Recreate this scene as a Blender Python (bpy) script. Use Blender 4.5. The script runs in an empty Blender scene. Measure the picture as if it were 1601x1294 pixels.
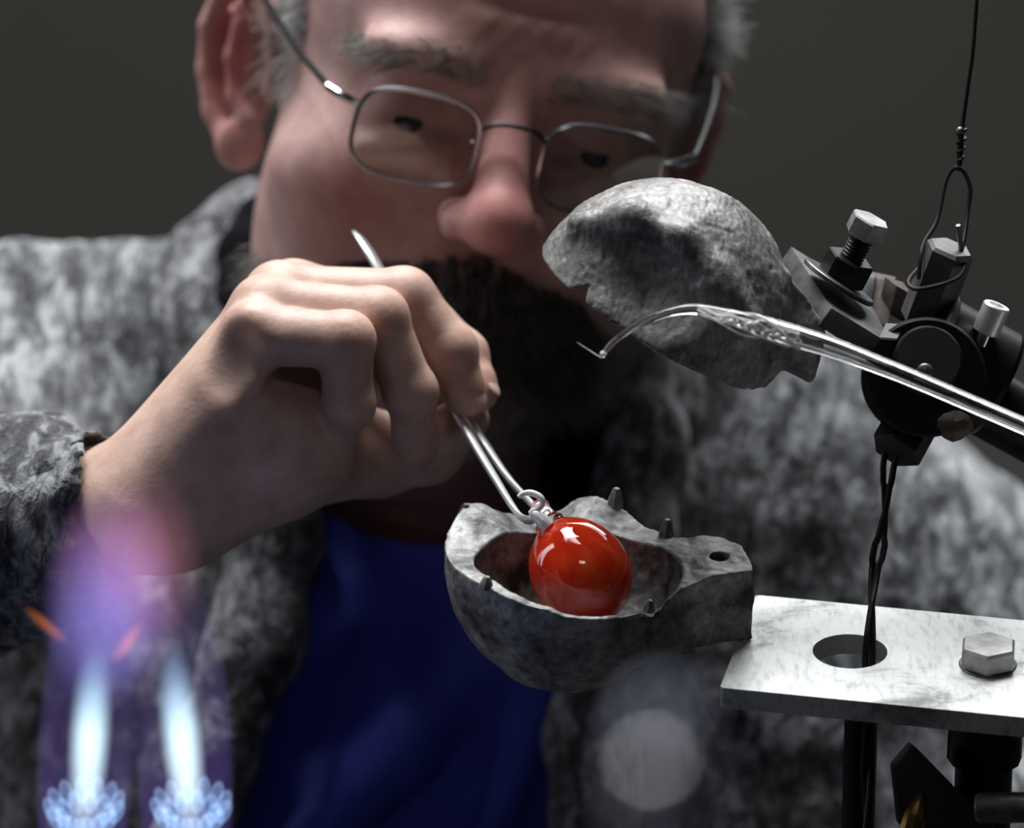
import bpy, bmesh, math, random
import numpy as np
from mathutils import Vector, Matrix

random.seed(7)
rng = np.random.default_rng(7)
C = bpy.context.scene.collection
sc = bpy.context.scene

# ------------------------------------------------------------------ camera, world, lights, exposure
PITCH = math.radians(25.0)          # the lens looks down on the work from about 25 degrees
DIST = 2.0                          # lens to mould
FPX = 9200.0                        # focal length in pixels of the 1601 wide frame
T0 = np.array([0.0, 0.0, 1.15])     # the mould stands about bench height
RIGHT = np.array([1.0, 0.0, 0.0])
UP = np.array([0.0, math.sin(PITCH), math.cos(PITCH)])
BACK = np.array([0.0, -math.cos(PITCH), math.sin(PITCH)])
RV = np.stack([RIGHT, UP, BACK], axis=1)      # design frame (right, up, towards lens) -> world

cam_d = bpy.data.cameras.new('camera')
cam = bpy.data.objects.new('camera', cam_d)
C.objects.link(cam)
cam.location = Vector(T0 + BACK * DIST)
cam.rotation_euler = (math.radians(90) - PITCH, 0, 0)
cam_d.sensor_width = 36.0
cam_d.lens = FPX / 1601.0 * 36.0
cam_d.clip_start = 0.05
cam_d.dof.use_dof = True
cam_d.dof.focus_distance = DIST
cam_d.dof.aperture_fstop = cam_d.lens / 1000.0 / 0.028
sc.camera = cam

world = bpy.data.worlds.new('world')
sc.world = world
world.use_nodes = True
world.node_tree.nodes['Background'].inputs[0].default_value = (0.6, 0.6, 0.62, 1)
world.node_tree.nodes['Background'].inputs[1].default_value = 0.018


def area(name, loc, target, sx, sy, power, color):
    l = bpy.data.lights.new(name, 'AREA')
    l.shape = 'RECTANGLE'
    l.size, l.size_y, l.energy, l.color = sx, sy, power, color
    o = bpy.data.objects.new(name, l)
    C.objects.link(o)
    o.location = loc
    o.rotation_euler = (Vector(target) - Vector(loc)).to_track_quat('-Z', 'Y').to_euler()
    return o


area('ceiling_lamp', (-0.15, 1.15, 3.1), (0.0, 0.1, 1.15), 1.5, 1.1, 118, (0.97, 0.985, 1.0))
area('window_light', (-1.9, 0.5, 1.75), (0.0, 0.2, 1.2), 0.35, 1.9, 11, (0.97, 0.95, 1.0))
area('back_window_light', (0.5, 2.45, 2.25), (0.0, 0.1, 1.15), 1.8, 0.8, 42, (0.96, 0.98, 1.0))
area('front_lamp', (0.02, -0.95, 2.45), (0.0, 0.0, 1.15), 0.34, 0.16, 0.8, (1.0, 0.98, 0.95))

sc.view_settings.view_transform = 'Standard'
sc.view_settings.look = 'None'
sc.view_settings.gamma = 1.0
sc.view_settings.exposure = 0.0
sc.view_settings.use_curve_mapping = False
sc.cycles.volume_step_rate = 1.0
sc.cycles.max_bounces = 12
sc.cycles.transparent_max_bounces = 24


# ------------------------------------------------------------------ frames
def V(px, py, d):
    """design-frame point (right, up, towards lens) that stands d metres beyond the mould"""
    k = (DIST + d) / FPX
    return np.array([(px - 800.5) * k, (647.0 - py) * k, -d])


def W(v):
    """design frame -> world"""
    return np.asarray(v) @ RV.T + T0


def P(px, py, d):
    return W(V(px, py, d))


# ------------------------------------------------------------------ materials
def newmat(name):
    m = bpy.data.materials.new(name)
    m.use_nodes = True
    nt = m.node_tree
    return m, nt, nt.nodes['Principled BSDF']


def setp(b, **kw):
    for k, v in kw.items():
        b.inputs[k.replace('_', ' ')].default_value = v


def noise_node(nt, scale, detail=4, rough=0.55, dist=0.0, mapping=None, coord='Object'):
    tc = nt.nodes.new('ShaderNodeTexCoord')
    n = nt.nodes.new('ShaderNodeTexNoise')
    n.inputs['Scale'].default_value = scale
    n.inputs['Detail'].default_value = detail
    n.inputs['Roughness'].default_value = rough
    n.inputs['Distortion'].default_value = dist
    src = tc.outputs[coord]
    if mapping:
        mp = nt.nodes.new('ShaderNodeMapping')
        mp.inputs['Rotation'].default_value = mapping[0]
        mp.inputs['Scale'].default_value = mapping[1]
        nt.links.new(src, mp.inputs['Vector'])
        src = mp.outputs[0]
    nt.links.new(src, n.inputs['Vector'])
    return n


def ramp(nt, src, stops):
    r = nt.nodes.new('ShaderNodeValToRGB')
    els = r.color_ramp.elements
    while len(els) < len(stops):
        els.new(0.5)
    for e, (p, c) in zip(els, stops):
        e.position = p
        e.color = (*c, 1) if len(c) == 3 else c
    nt.links.new(src, r.inputs[0])
    return r


def bump(nt, src, b, strength, dist):
    n = nt.nodes.new('ShaderNodeBump')
    n.inputs['Strength'].default_value = strength
    n.inputs['Distance'].default_value = dist
    nt.links.new(src, n.inputs['Height'])
    nt.links.new(n.outputs[0], b.inputs['Normal'])
    return n


def simple(name, col, rough=0.5, metal=0.0, col2=None, scale=60, bmp=0.0, bdist=0.001, **kw):
    m, nt, b = newmat(name)
    setp(b, Base_Color=(*col, 1), Roughness=rough, Metallic=metal, **kw)
    n = noise_node(nt, scale)
    c2 = col2 or tuple(c * 0.7 for c in col)
    r = ramp(nt, n.outputs['Fac'], [(0.35, c2), (0.65, col)])
    nt.links.new(r.outputs[0], b.inputs['Base Color'])
    if bmp:
        bump(nt, n.outputs['Fac'], b, bmp, bdist)
    return m


M = {}
M['wall'] = simple('painted_wall', (0.075, 0.071, 0.061), 0.9, 0, (0.067, 0.063, 0.055), 3)
M['floor'] = simple('dark_floor', (0.03, 0.03, 0.03), 0.8)
M['dark_steel'] = simple('dark_steel', (0.035, 0.035, 0.037), 0.38, 0.75, (0.018, 0.018, 0.02), 150, 0.15, 0.0005)
M['plate'] = simple('scuffed_plate_steel', (0.13, 0.13, 0.13), 0.5, 0.4, (0.08, 0.08, 0.08), 200, 0.2, 0.0005)
M['black_steel'] = simple('black_oxide_steel', (0.012, 0.012, 0.013), 0.42, 0.5, (0.006, 0.006, 0.007), 150, 0.1, 0.0005)
M['grey_steel'] = simple('worn_grey_steel', (0.2, 0.2, 0.2), 0.4, 0.8, (0.1, 0.1, 0.1), 200, 0.2, 0.0005)
M['bolt'] = simple('zinc_bolt_steel', (0.4, 0.4, 0.4), 0.42, 0.6, (0.22, 0.22, 0.22), 160, 0.2, 0.0004)
M['chrome'] = simple('bright_steel', (0.75, 0.76, 0.78), 0.16, 1.0, (0.6, 0.6, 0.62), 60)
M['rust'] = simple('rusty_steel', (0.115, 0.088, 0.07), 0.75, 0.2, (0.05, 0.04, 0.036), 160, 0.4, 0.0006)
M['wire'] = simple('black_iron_wire', (0.016, 0.016, 0.017), 0.45, 0.6, (0.01, 0.01, 0.01), 300)
M['brass'] = simple('worn_brass', (0.33, 0.21, 0.07), 0.38, 1.0, (0.06, 0.035, 0.015), 180, 0.3, 0.0005)
M['tweezer'] = simple('bright_satin_steel', (0.85, 0.86, 0.87), 0.34, 0.55, (0.78, 0.79, 0.8), 60)
M['flame_tint_steel'] = simple('flame_tinted_satin_steel', (0.7, 0.73, 0.95), 0.5, 0.3, (0.6, 0.63, 0.85), 60)  # blue of the reflected flames put into the base colour
M['matte_black'] = simple('matte_black_steel', (0.005, 0.005, 0.005), 0.6, 0.0, (0.003, 0.003, 0.003), 90, Specular_IOR_Level=0.2)
M['frame_metal'] = simple('thin_spectacle_metal', (0.5, 0.5, 0.52), 0.25, 1.0, (0.4, 0.4, 0.42), 50)
M['nail'] = simple('fingernail', (0.6, 0.42, 0.35), 0.35)
M['eye'] = simple('eyeball', (0.6, 0.56, 0.53), 0.15)
M['iris'] = simple('dark_iris', (0.03, 0.03, 0.035), 0.1)


def mould_mat(name, base, dark, light, seed):
    m, nt, b = newmat(name)
    setp(b, Roughness=0.5, Metallic=0.35)
    big = noise_node(nt, 38 + seed, 5, 0.62, 0.3)
    fine = noise_node(nt, 330, 6, 0.7)
    r = ramp(nt, big.outputs['Fac'], [(0.38, dark), (0.5, base), (0.66, light)])
    r2 = ramp(nt, fine.outputs['Fac'], [(0.36, (0.35, 0.35, 0.35)), (0.62, (1, 1, 1))])
    mx = nt.nodes.new('ShaderNodeMix')
    mx.data_type = 'RGBA'
    mx.blend_type = 'MULTIPLY'
    mx.inputs[0].default_value = 0.75
    nt.links.new(r.outputs[0], mx.inputs[6])
    nt.links.new(r2.outputs[0], mx.inputs[7])
    nt.links.new(mx.outputs[2], b.inputs['Base Color'])
    bump(nt, fine.outputs['Fac'], b, 0.35, 0.0012)
    return m


M['mould'] = mould_mat('cast_mould_metal', (0.27, 0.27, 0.265), (0.045, 0.045, 0.044), (0.5, 0.5, 0.49), 0)
M['mould_upper'] = mould_mat('weathered_mould_metal', (0.27, 0.265, 0.255), (0.14, 0.136, 0.13), (0.37, 0.365, 0.35), 9)

# brushed aluminium bar with dark smears
m, nt, b = newmat('milled_aluminium')
setp(b, Roughness=0.45, Metallic=0.25)
n1 = noise_node(nt, 30, 6, 0.7, 0.6)
n2 = noise_node(nt, 420, 3, 0.6, 0.0, ((0, 0, 0.6), (1, 0.25, 1)))
r1 = ramp(nt, n1.outputs['Fac'], [(0.33, (0.17, 0.17, 0.165)), (0.46, (0.54, 0.55, 0.54)), (0.62, (0.64, 0.65, 0.64))])
r2 = ramp(nt, n2.outputs['Fac'], [(0.3, (0.55, 0.55, 0.55)), (0.5, (1, 1, 1))])
mx = nt.nodes.new('ShaderNodeMix')
mx.data_type = 'RGBA'
mx.blend_type = 'MULTIPLY'
mx.inputs[0].default_value = 0.6
nt.links.new(r1.outputs[0], mx.inputs[6])
nt.links.new(r2.outputs[0], mx.inputs[7])
nt.links.new(mx.outputs[2], b.inputs['Base Color'])
bump(nt, n2.outputs['Fac'], b, 0.08, 0.0006)
M['bar'] = m

# skin: colour of each zone of the face and hand is stored on the mesh
m, nt, b = newmat('skin')
at = nt.nodes.new('ShaderNodeAttribute')
at.attribute_name = 'tint'
n1 = noise_node(nt, 90, 5, 0.6)
r1 = ramp(nt, n1.outputs['Fac'], [(0.3, (0.72, 0.62, 0.6)), (0.7, (1.08, 1.04, 1.02))])
mx = nt.nodes.new('ShaderNodeMix')
mx.data_type = 'RGBA'
mx.blend_type = 'MULTIPLY'
mx.inputs[0].default_value = 0.8
nt.links.new(at.outputs['Color'], mx.inputs[6])
nt.links.new(r1.outputs[0], mx.inputs[7])
nt.links.new(mx.outputs[2], b.inputs['Base Color'])
setp(b, Roughness=0.52, Subsurface_Weight=0.25, Subsurface_Scale=0.006)
b.inputs['Subsurface Radius'].default_value = (1.0, 0.3, 0.18)
n2 = noise_node(nt, 520, 3, 0.6)
bump(nt, n2.outputs['Fac'], b, 0.18, 0.0008)
M['skin'] = m


def hair_mat(name, a, c):
    m, nt, b = newmat(name)
    n = noise_node(nt, 160, 2)
    r = ramp(nt, n.outputs['Fac'], [(0.3, a), (0.7, c)])
    nt.links.new(r.outputs[0], b.inputs['Base Color'])
    setp(b, Roughness=0.5)
    return m


M['hair_white'] = hair_mat('white_hair', (0.36, 0.36, 0.35), (0.62, 0.62, 0.6))
M['hair_grey'] = hair_mat('grey_beard_hair', (0.08, 0.076, 0.07), (0.3, 0.29, 0.27))
M['hair_dark'] = hair_mat('dark_moustache_hair', (0.03, 0.028, 0.026), (0.12, 0.115, 0.11))
M['hair_brow'] = hair_mat('brow_hair', (0.06, 0.052, 0.048), (0.25, 0.23, 0.21))


def knit_mat(name, dark, mid, light, rot, sc_):
    m, nt, b = newmat(name)
    n1 = noise_node(nt, 98, 3, 0.6, 0.9, (rot, sc_))
    n2 = noise_node(nt, 230, 3, 0.6, 0.8, (rot, sc_))
    ad = nt.nodes.new('ShaderNodeMix')
    ad.data_type = 'FLOAT'
    ad.inputs[0].default_value = 0.42
    nt.links.new(n1.outputs['Fac'], ad.inputs[2])
    nt.links.new(n2.outputs['Fac'], ad.inputs[3])
    r = ramp(nt, ad.outputs[0], [(0.39, dark), (0.49, mid), (0.58, light)])
    nt.links.new(r.outputs[0], b.inputs['Base Color'])
    setp(b, Roughness=0.95, Sheen_Weight=0.25)
    bump(nt, ad.outputs[0], b, 0.8, 0.006)
    return m


M['knit'] = knit_mat('marled_grey_knit', (0.02, 0.021, 0.024), (0.095, 0.099, 0.107), (0.31, 0.322, 0.335),
                     (0.3, 0.2, -0.75), (1.0, 0.33, 0.6))
M['knit_dark'] = knit_mat('marled_charcoal_knit', (0.012, 0.012, 0.014), (0.06, 0.062, 0.07), (0.24, 0.25, 0.265),
                          (0.3, 0.2, -0.4), (1.0, 0.5, 0.6))
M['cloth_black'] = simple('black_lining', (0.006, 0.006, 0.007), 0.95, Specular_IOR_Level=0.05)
M['shirt'] = simple('blue_cotton', (0.035, 0.055, 0.42), 0.8, 0, (0.03, 0.045, 0.36), 40, 0.1, 0.002)

# glass
m, nt, b = newmat('clear_glass')
setp(b, Base_Color=(1, 1, 1, 1), Roughness=0.0, Transmission_Weight=1.0, IOR=1.5)
M['glass'] = m
m, nt, b = newmat('fire_polished_glass')
setp(b, Base_Color=(1, 1, 1, 1), Roughness=0.0, Transmission_Weight=1.0, IOR=1.52)
M['tube_glass'] = m
m, nt, b = newmat('milky_crackled_glass')
setp(b, Base_Color=(0.95, 0.95, 0.95, 1), Roughness=0.12, Transmission_Weight=0.45, IOR=1.5)
M['crackle'] = m
m, nt, b = newmat('spectacle_lens')
out = nt.nodes['Material Output']
tr = nt.nodes.new('ShaderNodeBsdfTransparent')
tr.inputs[0].default_value = (0.86, 0.87, 0.86, 1)
gl = nt.nodes.new('ShaderNodeBsdfGlossy')
gl.inputs['Roughness'].default_value = 0.03
ms = nt.nodes.new('ShaderNodeMixShader')
ms.inputs[0].default_value = 0.028
nt.links.new(tr.outputs[0], ms.inputs[1])
nt.links.new(gl.outputs[0], ms.inputs[2])
nt.links.new(ms.outputs[0], out.inputs['Surface'])
M['lens'] = m
m, nt, b = newmat('glare_white_glass')
setp(b, Base_Color=(0.92, 0.92, 0.9, 1), Roughness=0.08, Coat_Weight=1.0)  # white base stands in for the glare on clear hot glass
M['glare_glass'] = m
m, nt, b = newmat('red_glass')
n1 = noise_node(nt, 70, 3, 0.5, 0.8)
r1 = ramp(nt, n1.outputs['Fac'], [(0.3, (0.72, 0.03, 0.008)), (0.55, (0.95, 0.075, 0.015)), (0.75, (1.0, 0.2, 0.05))])
nt.links.new(r1.outputs[0], b.inputs['Base Color'])
setp(b, Roughness=0.04, Subsurface_Weight=0.4, Subsurface_Scale=0.01, Coat_Weight=0.0, IOR=1.5)
b.inputs['Subsurface Radius'].default_value = (1.0, 0.15, 0.05)
M['red_glass'] = m


# ------------------------------------------------------------------ mesh helpers
class Root:
    pass


def link(o):
    C.objects.link(o)
    return o


def thing(name, label, cat, loc, group=None):
    o = bpy.data.objects.new(name, None)
    o.empty_display_size = 0.02
    link(o)
    o.location = Vector(loc)
    o['label'] = label
    o['category'] = cat
    if group:
        o['group'] = group
    return o


def rootloc(o):
    p = np.zeros(3)
    while o is not None:
        p += np.array(o.location)
        o = o.parent
    return p


def obj(name, verts, faces, mat, parent=None, label=None, smooth=True, autosmooth=None, loc=None):
    """one mesh object from world-space vertices; its origin is its parent's (or loc)"""
    me = bpy.data.meshes.new(name)
    base = rootloc(parent) if parent is not None else (np.array(loc) if loc is not None else np.asarray(verts).mean(axis=0))
    vv = np.asarray(verts, dtype=np.float64) - base
    me.from_pydata(vv.tolist(), [], [list(map(int, f)) for f in faces] if not isinstance(faces, np.ndarray) else faces.tolist())
    me.update()
    if smooth:
        me.polygons.foreach_set('use_smooth', [True] * len(me.polygons))
    if autosmooth:
        me.set_sharp_from_angle(angle=math.radians(autosmooth))
    me.materials.append(mat)
    o = bpy.data.objects.new(name, me)
    link(o)
    if parent is not None:
        o.parent = parent
    else:
        o.location = Vector(base)
    if label:
        o['label'] = label
    return o


def tag(o, label, cat, group=None, kind=None):
    if label:
        o['label'] = label
    if cat:
        o['category'] = cat
    if group:
        o['group'] = group
    if kind:
        o['kind'] = kind
    return o


def unit(v):
    v = np.asarray(v, dtype=float)
    return v / max(np.linalg.norm(v), 1e-12)


def frame(axis, hint=None):
    a = unit(axis)
    h = np.array([0, 0, 1.0]) if hint is None else np.asarray(hint, float)
    if abs(np.dot(a, unit(h))) > 0.98:
        h = np.array([0, 1.0, 0])
    u = unit(np.cross(h, a))
    return u, np.cross(a, u), a


class MB:
    """collects shapes in world space and links them as one mesh"""

    def __init__(self):
        self.v, self.f = [], []

    def add(self, verts, faces):
        n = len(self.v)
        self.v += [tuple(map(float, p)) for p in verts]
        self.f += [tuple(int(i) + n for i in f) for f in faces]
        return self

    def lathe(self, p0, p1, prof, n=32, hint=None, phase=0.0):
        """prof: (t along p0->p1 in metres from p0, radius)"""
        p0, p1 = np.asarray(p0, float), np.asarray(p1, float)
        u, w, a = frame(p1 - p0, hint)
        vs, fs = [], []
        for t, r in prof:
            for k in range(n):
                an = 2 * math.pi * k / n + phase
                vs.append(p0 + a * t + (u * math.cos(an) + w * math.sin(an)) * max(r, 1e-5))
        for j in range(len(prof) - 1):
            for k in range(n):
                k2 = (k + 1) % n
                fs.append((j * n + k, j * n + k2, (j + 1) * n + k2, (j + 1) * n + k))
        if prof[0] != prof[-1]:
            fs.append(tuple(range(n))[::-1])
            fs.append(tuple((len(prof) - 1) * n + k for k in range(n)))
        else:
            m_ = len(prof) - 1
            fs = [tuple(i % (m_ * n) for i in f) for f in fs]
            vs = vs[:m_ * n]
        return self.add(vs, fs)

    def cyl(self, p0, p1, r0, r1=None, n=32, bev=0.0, hint=None, phase=0.0):
        r1 = r0 if r1 is None else r1
        L = float(np.linalg.norm(np.asarray(p1) - np.asarray(p0)))
        if bev:
            prof = [(0, r0 - bev), (bev, r0), (L - bev, r1), (L, r1 - bev)]
        else:
            prof = [(0, r0), (L, r1)]
        return self.lathe(p0, p1, prof, n, hint, phase)

    def hexnut(self, p0, p1, r, bev=0.0006, hint=None, phase=0.0):
        L = float(np.linalg.norm(np.asarray(p1) - np.asarray(p0)))
        return self.lathe(p0, p1, [(0, r - bev), (bev, r), (L - bev, r), (L, r - bev)], 6, hint, phase)

    def ring(self, p0, p1, ro, ri, n=40, bev=0.0004, hint=None):
        L = float(np.linalg.norm(np.asarray(p1) - np.asarray(p0)))
        return self.lathe(p0, p1, [(0, ri), (0, ro - bev), (bev, ro), (L - bev, ro), (L, ro - bev), (L, ri), (0, ri)], n, hint)

    def hexa(self, quad, off):
        q = [np.asarray(p, float) for p in quad]
        vs = q + [p + np.asarray(off, float) for p in q]
        return self.add(vs, [(0, 1, 2, 3), (7, 6, 5, 4), (0, 4, 5, 1), (1, 5, 6, 2), (2, 6, 7, 3), (3, 7, 4, 0)])

    def tube(self, pts, radii, n=10, cap=True, sub=4, flat=None):
        """round (or flattened) tube through pts, smoothed by Catmull-Rom"""
        pts = [np.asarray(p, float) for p in pts]
        radii = [radii] * len(pts) if np.isscalar(radii) else list(radii)
        if sub > 1 and len(pts) > 2:
            P_, R_ = [], []
            for i in range(len(pts) - 1):
                a = pts[max(i - 1, 0)]
                b_, c = pts[i], pts[i + 1]
                d = pts[min(i + 2, len(pts) - 1)]
                for s in range(sub):
                    t = s / sub
                    P_.append(0.5 * ((2 * b_) + (c - a) * t + (2 * a - 5 * b_ + 4 * c - d) * t * t + (3 * b_ - a - 3 * c + d) * t ** 3))
                    R_.append(radii[i] * (1 - t) + radii[i + 1] * t)
            P_.append(pts[-1])
            R_.append(radii[-1])
            pts, radii = P_, R_
        vs, fs = [], []
        u = None
        for i, p in enumerate(pts):
            tdir = unit(pts[min(i + 1, len(pts) - 1)] - pts[max(i - 1, 0)])
            if flat is not None:
                u = unit(np.cross(tdir, unit(flat[0])))
            elif u is None:
                u = frame(tdir)[0]
            else:
                u = unit(u - tdir * np.dot(u, tdir))
            w = np.cross(tdir, u)
            kf = flat[1] if flat is not None else 1.0
            for k in range(n):
                an = 2 * math.pi * k / n
                vs.append(p + (u * math.cos(an) + w * math.sin(an) * kf) * radii[i])
        for j in range(len(pts) - 1):
            for k in range(n):
                k2 = (k + 1) % n
                fs.append((j * n + k, j * n + k2, (j + 1) * n + k2, (j + 1) * n + k))
        if cap:
            fs.append(tuple(range(n))[::-1])
            fs.append(tuple((len(pts) - 1) * n + k for k in range(n)))
        return self.add(vs, fs)

    def ball(self, c, r, n=20, m_=12, axes=None):
        c = np.asarray(c, float)
        r = np.array([r] * 3) if np.isscalar(r) else np.asarray(r, float)
        A = np.eye(3) if axes is None else np.stack([unit(a) for a in axes], axis=0)
        vs, fs = [], []
        for j in range(m_ + 1):
            th = math.pi * j / m_
            for k in range(n):
                an = 2 * math.pi * k / n
                q = np.array([max(math.sin(th), 1e-4) * math.cos(an), max(math.sin(th), 1e-4) * math.sin(an), math.cos(th)]) * r
                vs.append(c + q @ A)
        for j in range(m_):
            for k in range(n):
                k2 = (k + 1) % n
                fs.append((j * n + k, (j + 1) * n + k, (j + 1) * n + k2, j * n + k2))
        fs.append(tuple(range(n)))
        fs.append(tuple(m_ * n + k for k in range(n))[::-1])
        return self.add(vs, fs)

    def build(self, name, mat, parent=None, label=None, bevel=0.0, smooth=True, sharp=35, loc=None):
        o = obj(name, self.v, self.f, mat, parent, label, smooth, None, loc)
        bm = bmesh.new()
        bm.from_mesh(o.data)
        bmesh.ops.recalc_face_normals(bm, faces=bm.faces)
        if bevel:
            es = [e for e in bm.edges if len(e.link_faces) == 2 and e.calc_face_angle(0) > 0.6]
            bmesh.ops.bevel(bm, geom=es, offset=bevel, segments=2, profile=0.6, affect='EDGES', clamp_overlap=True)
        bm.to_mesh(o.data)
        bm.free()
        if smooth:
            o.data.polygons.foreach_set('use_smooth', [True] * len(o.data.polygons))
            o.data.set_sharp_from_angle(angle=math.radians(sharp))
        return o


# ------------------------------------------------------------------ implicit surfaces
def vnoise(p, scale, seed=0):
    """smooth value noise in -1..1"""
    q = np.asarray(p, dtype=np.float64) * scale + seed * 17.31
    i = np.floor(q).astype(np.int64)
    f = q - i
    f = f * f * (3 - 2 * f)
    res = 0
    for dx in (0, 1):
        for dy in (0, 1):
            for dz in (0, 1):
                h = ((i[:, 0] + dx) * 374761393 + (i[:, 1] + dy) * 668265263 + (i[:, 2] + dz) * 1274126177 + seed * 974711) & 0x7fffffff
                h = ((h ^ (h >> 13)) * 1274126177) & 0x7fffffff
                h = ((h ^ (h >> 16)) & 0xffff) / 32767.5 - 1.0
                w = (f[:, 0] if dx else 1 - f[:, 0]) * (f[:, 1] if dy else 1 - f[:, 1]) * (f[:, 2] if dz else 1 - f[:, 2])
                res = res + h * w
    return res


def smin(a, b, k):
    if k <= 0:
        return np.minimum(a, b)
    h = np.maximum(k - np.abs(a - b), 0.0) / k
    return np.minimum(a, b) - h * h * k * 0.25


def smax(a, b, k):
    return -smin(-a, -b, k)


class Field:
    def __init__(self, ax, ay, az, big=0.2):
        self.a = [np.asarray(q, dtype=np.float32) for q in (ax, ay, az)]
        self.F = np.full([len(q) for q in self.a], big, dtype=np.float32)

    def sub(self, lo, hi):
        sl = []
        for q, l, h in zip(self.a, lo, hi):
            i0 = int(np.searchsorted(q, l))
            i1 = int(np.searchsorted(q, h))
            sl.append(slice(i0, max(i1, i0)))
        g = np.meshgrid(*[q[s] for q, s in zip(self.a, sl)], indexing='ij', sparse=True)
        return tuple(sl), g

    def put(self, lo, hi, fn, k=0.0, op='add', pad=0.0):
        pad = pad + max(k, 0.003) + 0.002
        sl, g = self.sub(np.asarray(lo) - pad, np.asarray(hi) + pad)
        if any(s.stop <= s.start for s in sl):
            return
        d = fn(*g).astype(np.float32)
        cur = self.F[sl]
        if op == 'add':
            self.F[sl] = smin(cur, np.broadcast_to(d, cur.shape), k)
        else:
            self.F[sl] = smax(cur, -np.broadcast_to(d, cur.shape), k)

    def ell(self, c, r, k=0.0, op='add', rot=None):
        c, r = np.asarray(c, float), np.asarray(r, float) if not np.isscalar(r) else np.array([r] * 3)
        R = rot
        ext = r if R is None else np.sqrt(((np.asarray(R) * r[None, :]) ** 2).sum(axis=1))

        def fn(x, y, z):
            x, y, z = x - c[0], y - c[1], z - c[2]
            if R is not None:
                x, y, z = (R[0][0] * x + R[1][0] * y + R[2][0] * z, R[0][1] * x + R[1][1] * y + R[2][1] * z, R[0][2] * x + R[1][2] * y + R[2][2] * z)
            k0 = np.sqrt((x / r[0]) ** 2 + (y / r[1]) ** 2 + (z / r[2]) ** 2) + 1e-9
            k1 = np.sqrt((x / r[0] ** 2) ** 2 + (y / r[1] ** 2) ** 2 + (z / r[2] ** 2) ** 2) + 1e-9
            return k0 * (k0 - 1) / k1
        self.put(c - ext, c + ext, fn, k, op)

    def cone(self, a, b, ra, rb, k=0.0, op='add'):
        a, b = np.asarray(a, float), np.asarray(b, float)
        ab = b - a
        L2 = float(ab @ ab) + 1e-12
        rm = max(ra, rb)

        def fn(x, y, z):
            t = np.clip(((x - a[0]) * ab[0] + (y - a[1]) * ab[1] + (z - a[2]) * ab[2]) / L2, 0, 1)
            dx, dy, dz = x - a[0] - ab[0] * t, y - a[1] - ab[1] * t, z - a[2] - ab[2] * t
            return np.sqrt(dx * dx + dy * dy + dz * dz) - (ra + (rb - ra) * t)
        self.put(np.minimum(a, b) - rm, np.maximum(a, b) + rm, fn, k, op)

    def prism(self, poly, z0, z1, k=0.0, op='add', axis=2, rnd=0.0):
        """polygon in the first two axes, extruded along the third"""
        poly = np.asarray(poly, float)

        def fn(x, y, z):
            X, Y = np.broadcast_arrays(x, y)
            d = np.full(X.shape, 1e9)
            s = np.ones(X.shape)
            n = len(poly)
            for i in range(n):
                p, q = poly[i], poly[i - 1]
                ex, ey = q[0] - p[0], q[1] - p[1]
                wx, wy = X - p[0], Y - p[1]
                t = np.clip((wx * ex + wy * ey) / (ex * ex + ey * ey), 0, 1)
                d = np.minimum(d, (wx - ex * t) ** 2 + (wy - ey * t) ** 2)
                c1, c2, c3 = Y >= p[1], Y < q[1], ex * wy > ey * wx
                s = np.where((c1 & c2 & c3) | (~c1 & ~c2 & ~c3), -s, s)
            d2 = s * np.sqrt(d)
            zz = np.abs(z - (z0 + z1) / 2) - abs(z1 - z0) / 2
            return np.maximum(d2, zz) - rnd
        lo = np.array([poly[:, 0].min(), poly[:, 1].min(), min(z0, z1)])
        hi = np.array([poly[:, 0].max(), poly[:, 1].max(), max(z0, z1)])
        self.put(lo, hi, fn, k, op)

    def mesh(self):
        """naive surface nets on the rectilinear grid"""
        F = self.F
        S = F < 0
        nx, ny, nz = F.shape
        cnt = np.zeros((nx - 1, ny - 1, nz - 1), dtype=np.uint8)
        for dx in (0, 1):
            for dy in (0, 1):
                for dz in (0, 1):
                    cnt += S[dx:nx - 1 + dx, dy:ny - 1 + dy, dz:nz - 1 + dz]
        act = (cnt > 0) & (cnt < 8)
        idx = np.argwhere(act)
        ids = np.full(act.shape, -1, dtype=np.int64)
        ids[act] = np.arange(len(idx))
        acc = np.zeros((len(idx), 3))
        num = np.zeros(len(idx))
        cor = [(0, 0, 0), (1, 0, 0), (0, 1, 0), (1, 1, 0), (0, 0, 1), (1, 0, 1), (0, 1, 1), (1, 1, 1)]
        val = [F[idx[:, 0] + c[0], idx[:, 1] + c[1], idx[:, 2] + c[2]].astype(np.float64) for c in cor]
        for i in range(8):
            for j in range(i + 1, 8):
                dd = [cor[j][q] - cor[i][q] for q in range(3)]
                if sum(abs(q) for q in dd) != 1:
                    continue
                a, b = val[i], val[j]
                mk = (a < 0) != (b < 0)
                t = np.where(mk, a / np.where(mk, a - b, 1), 0)
                for q in range(3):
                    acc[:, q] += np.where(mk, cor[i][q] + dd[q] * t, 0)
                num += mk
        loc = acc / num[:, None]
        verts = np.zeros((len(idx), 3))
        for q in range(3):
            A = self.a[q].astype(np.float64)
            verts[:, q] = A[idx[:, q]] + loc[:, q] * (A[idx[:, q] + 1] - A[idx[:, q]])
        faces = []
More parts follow.
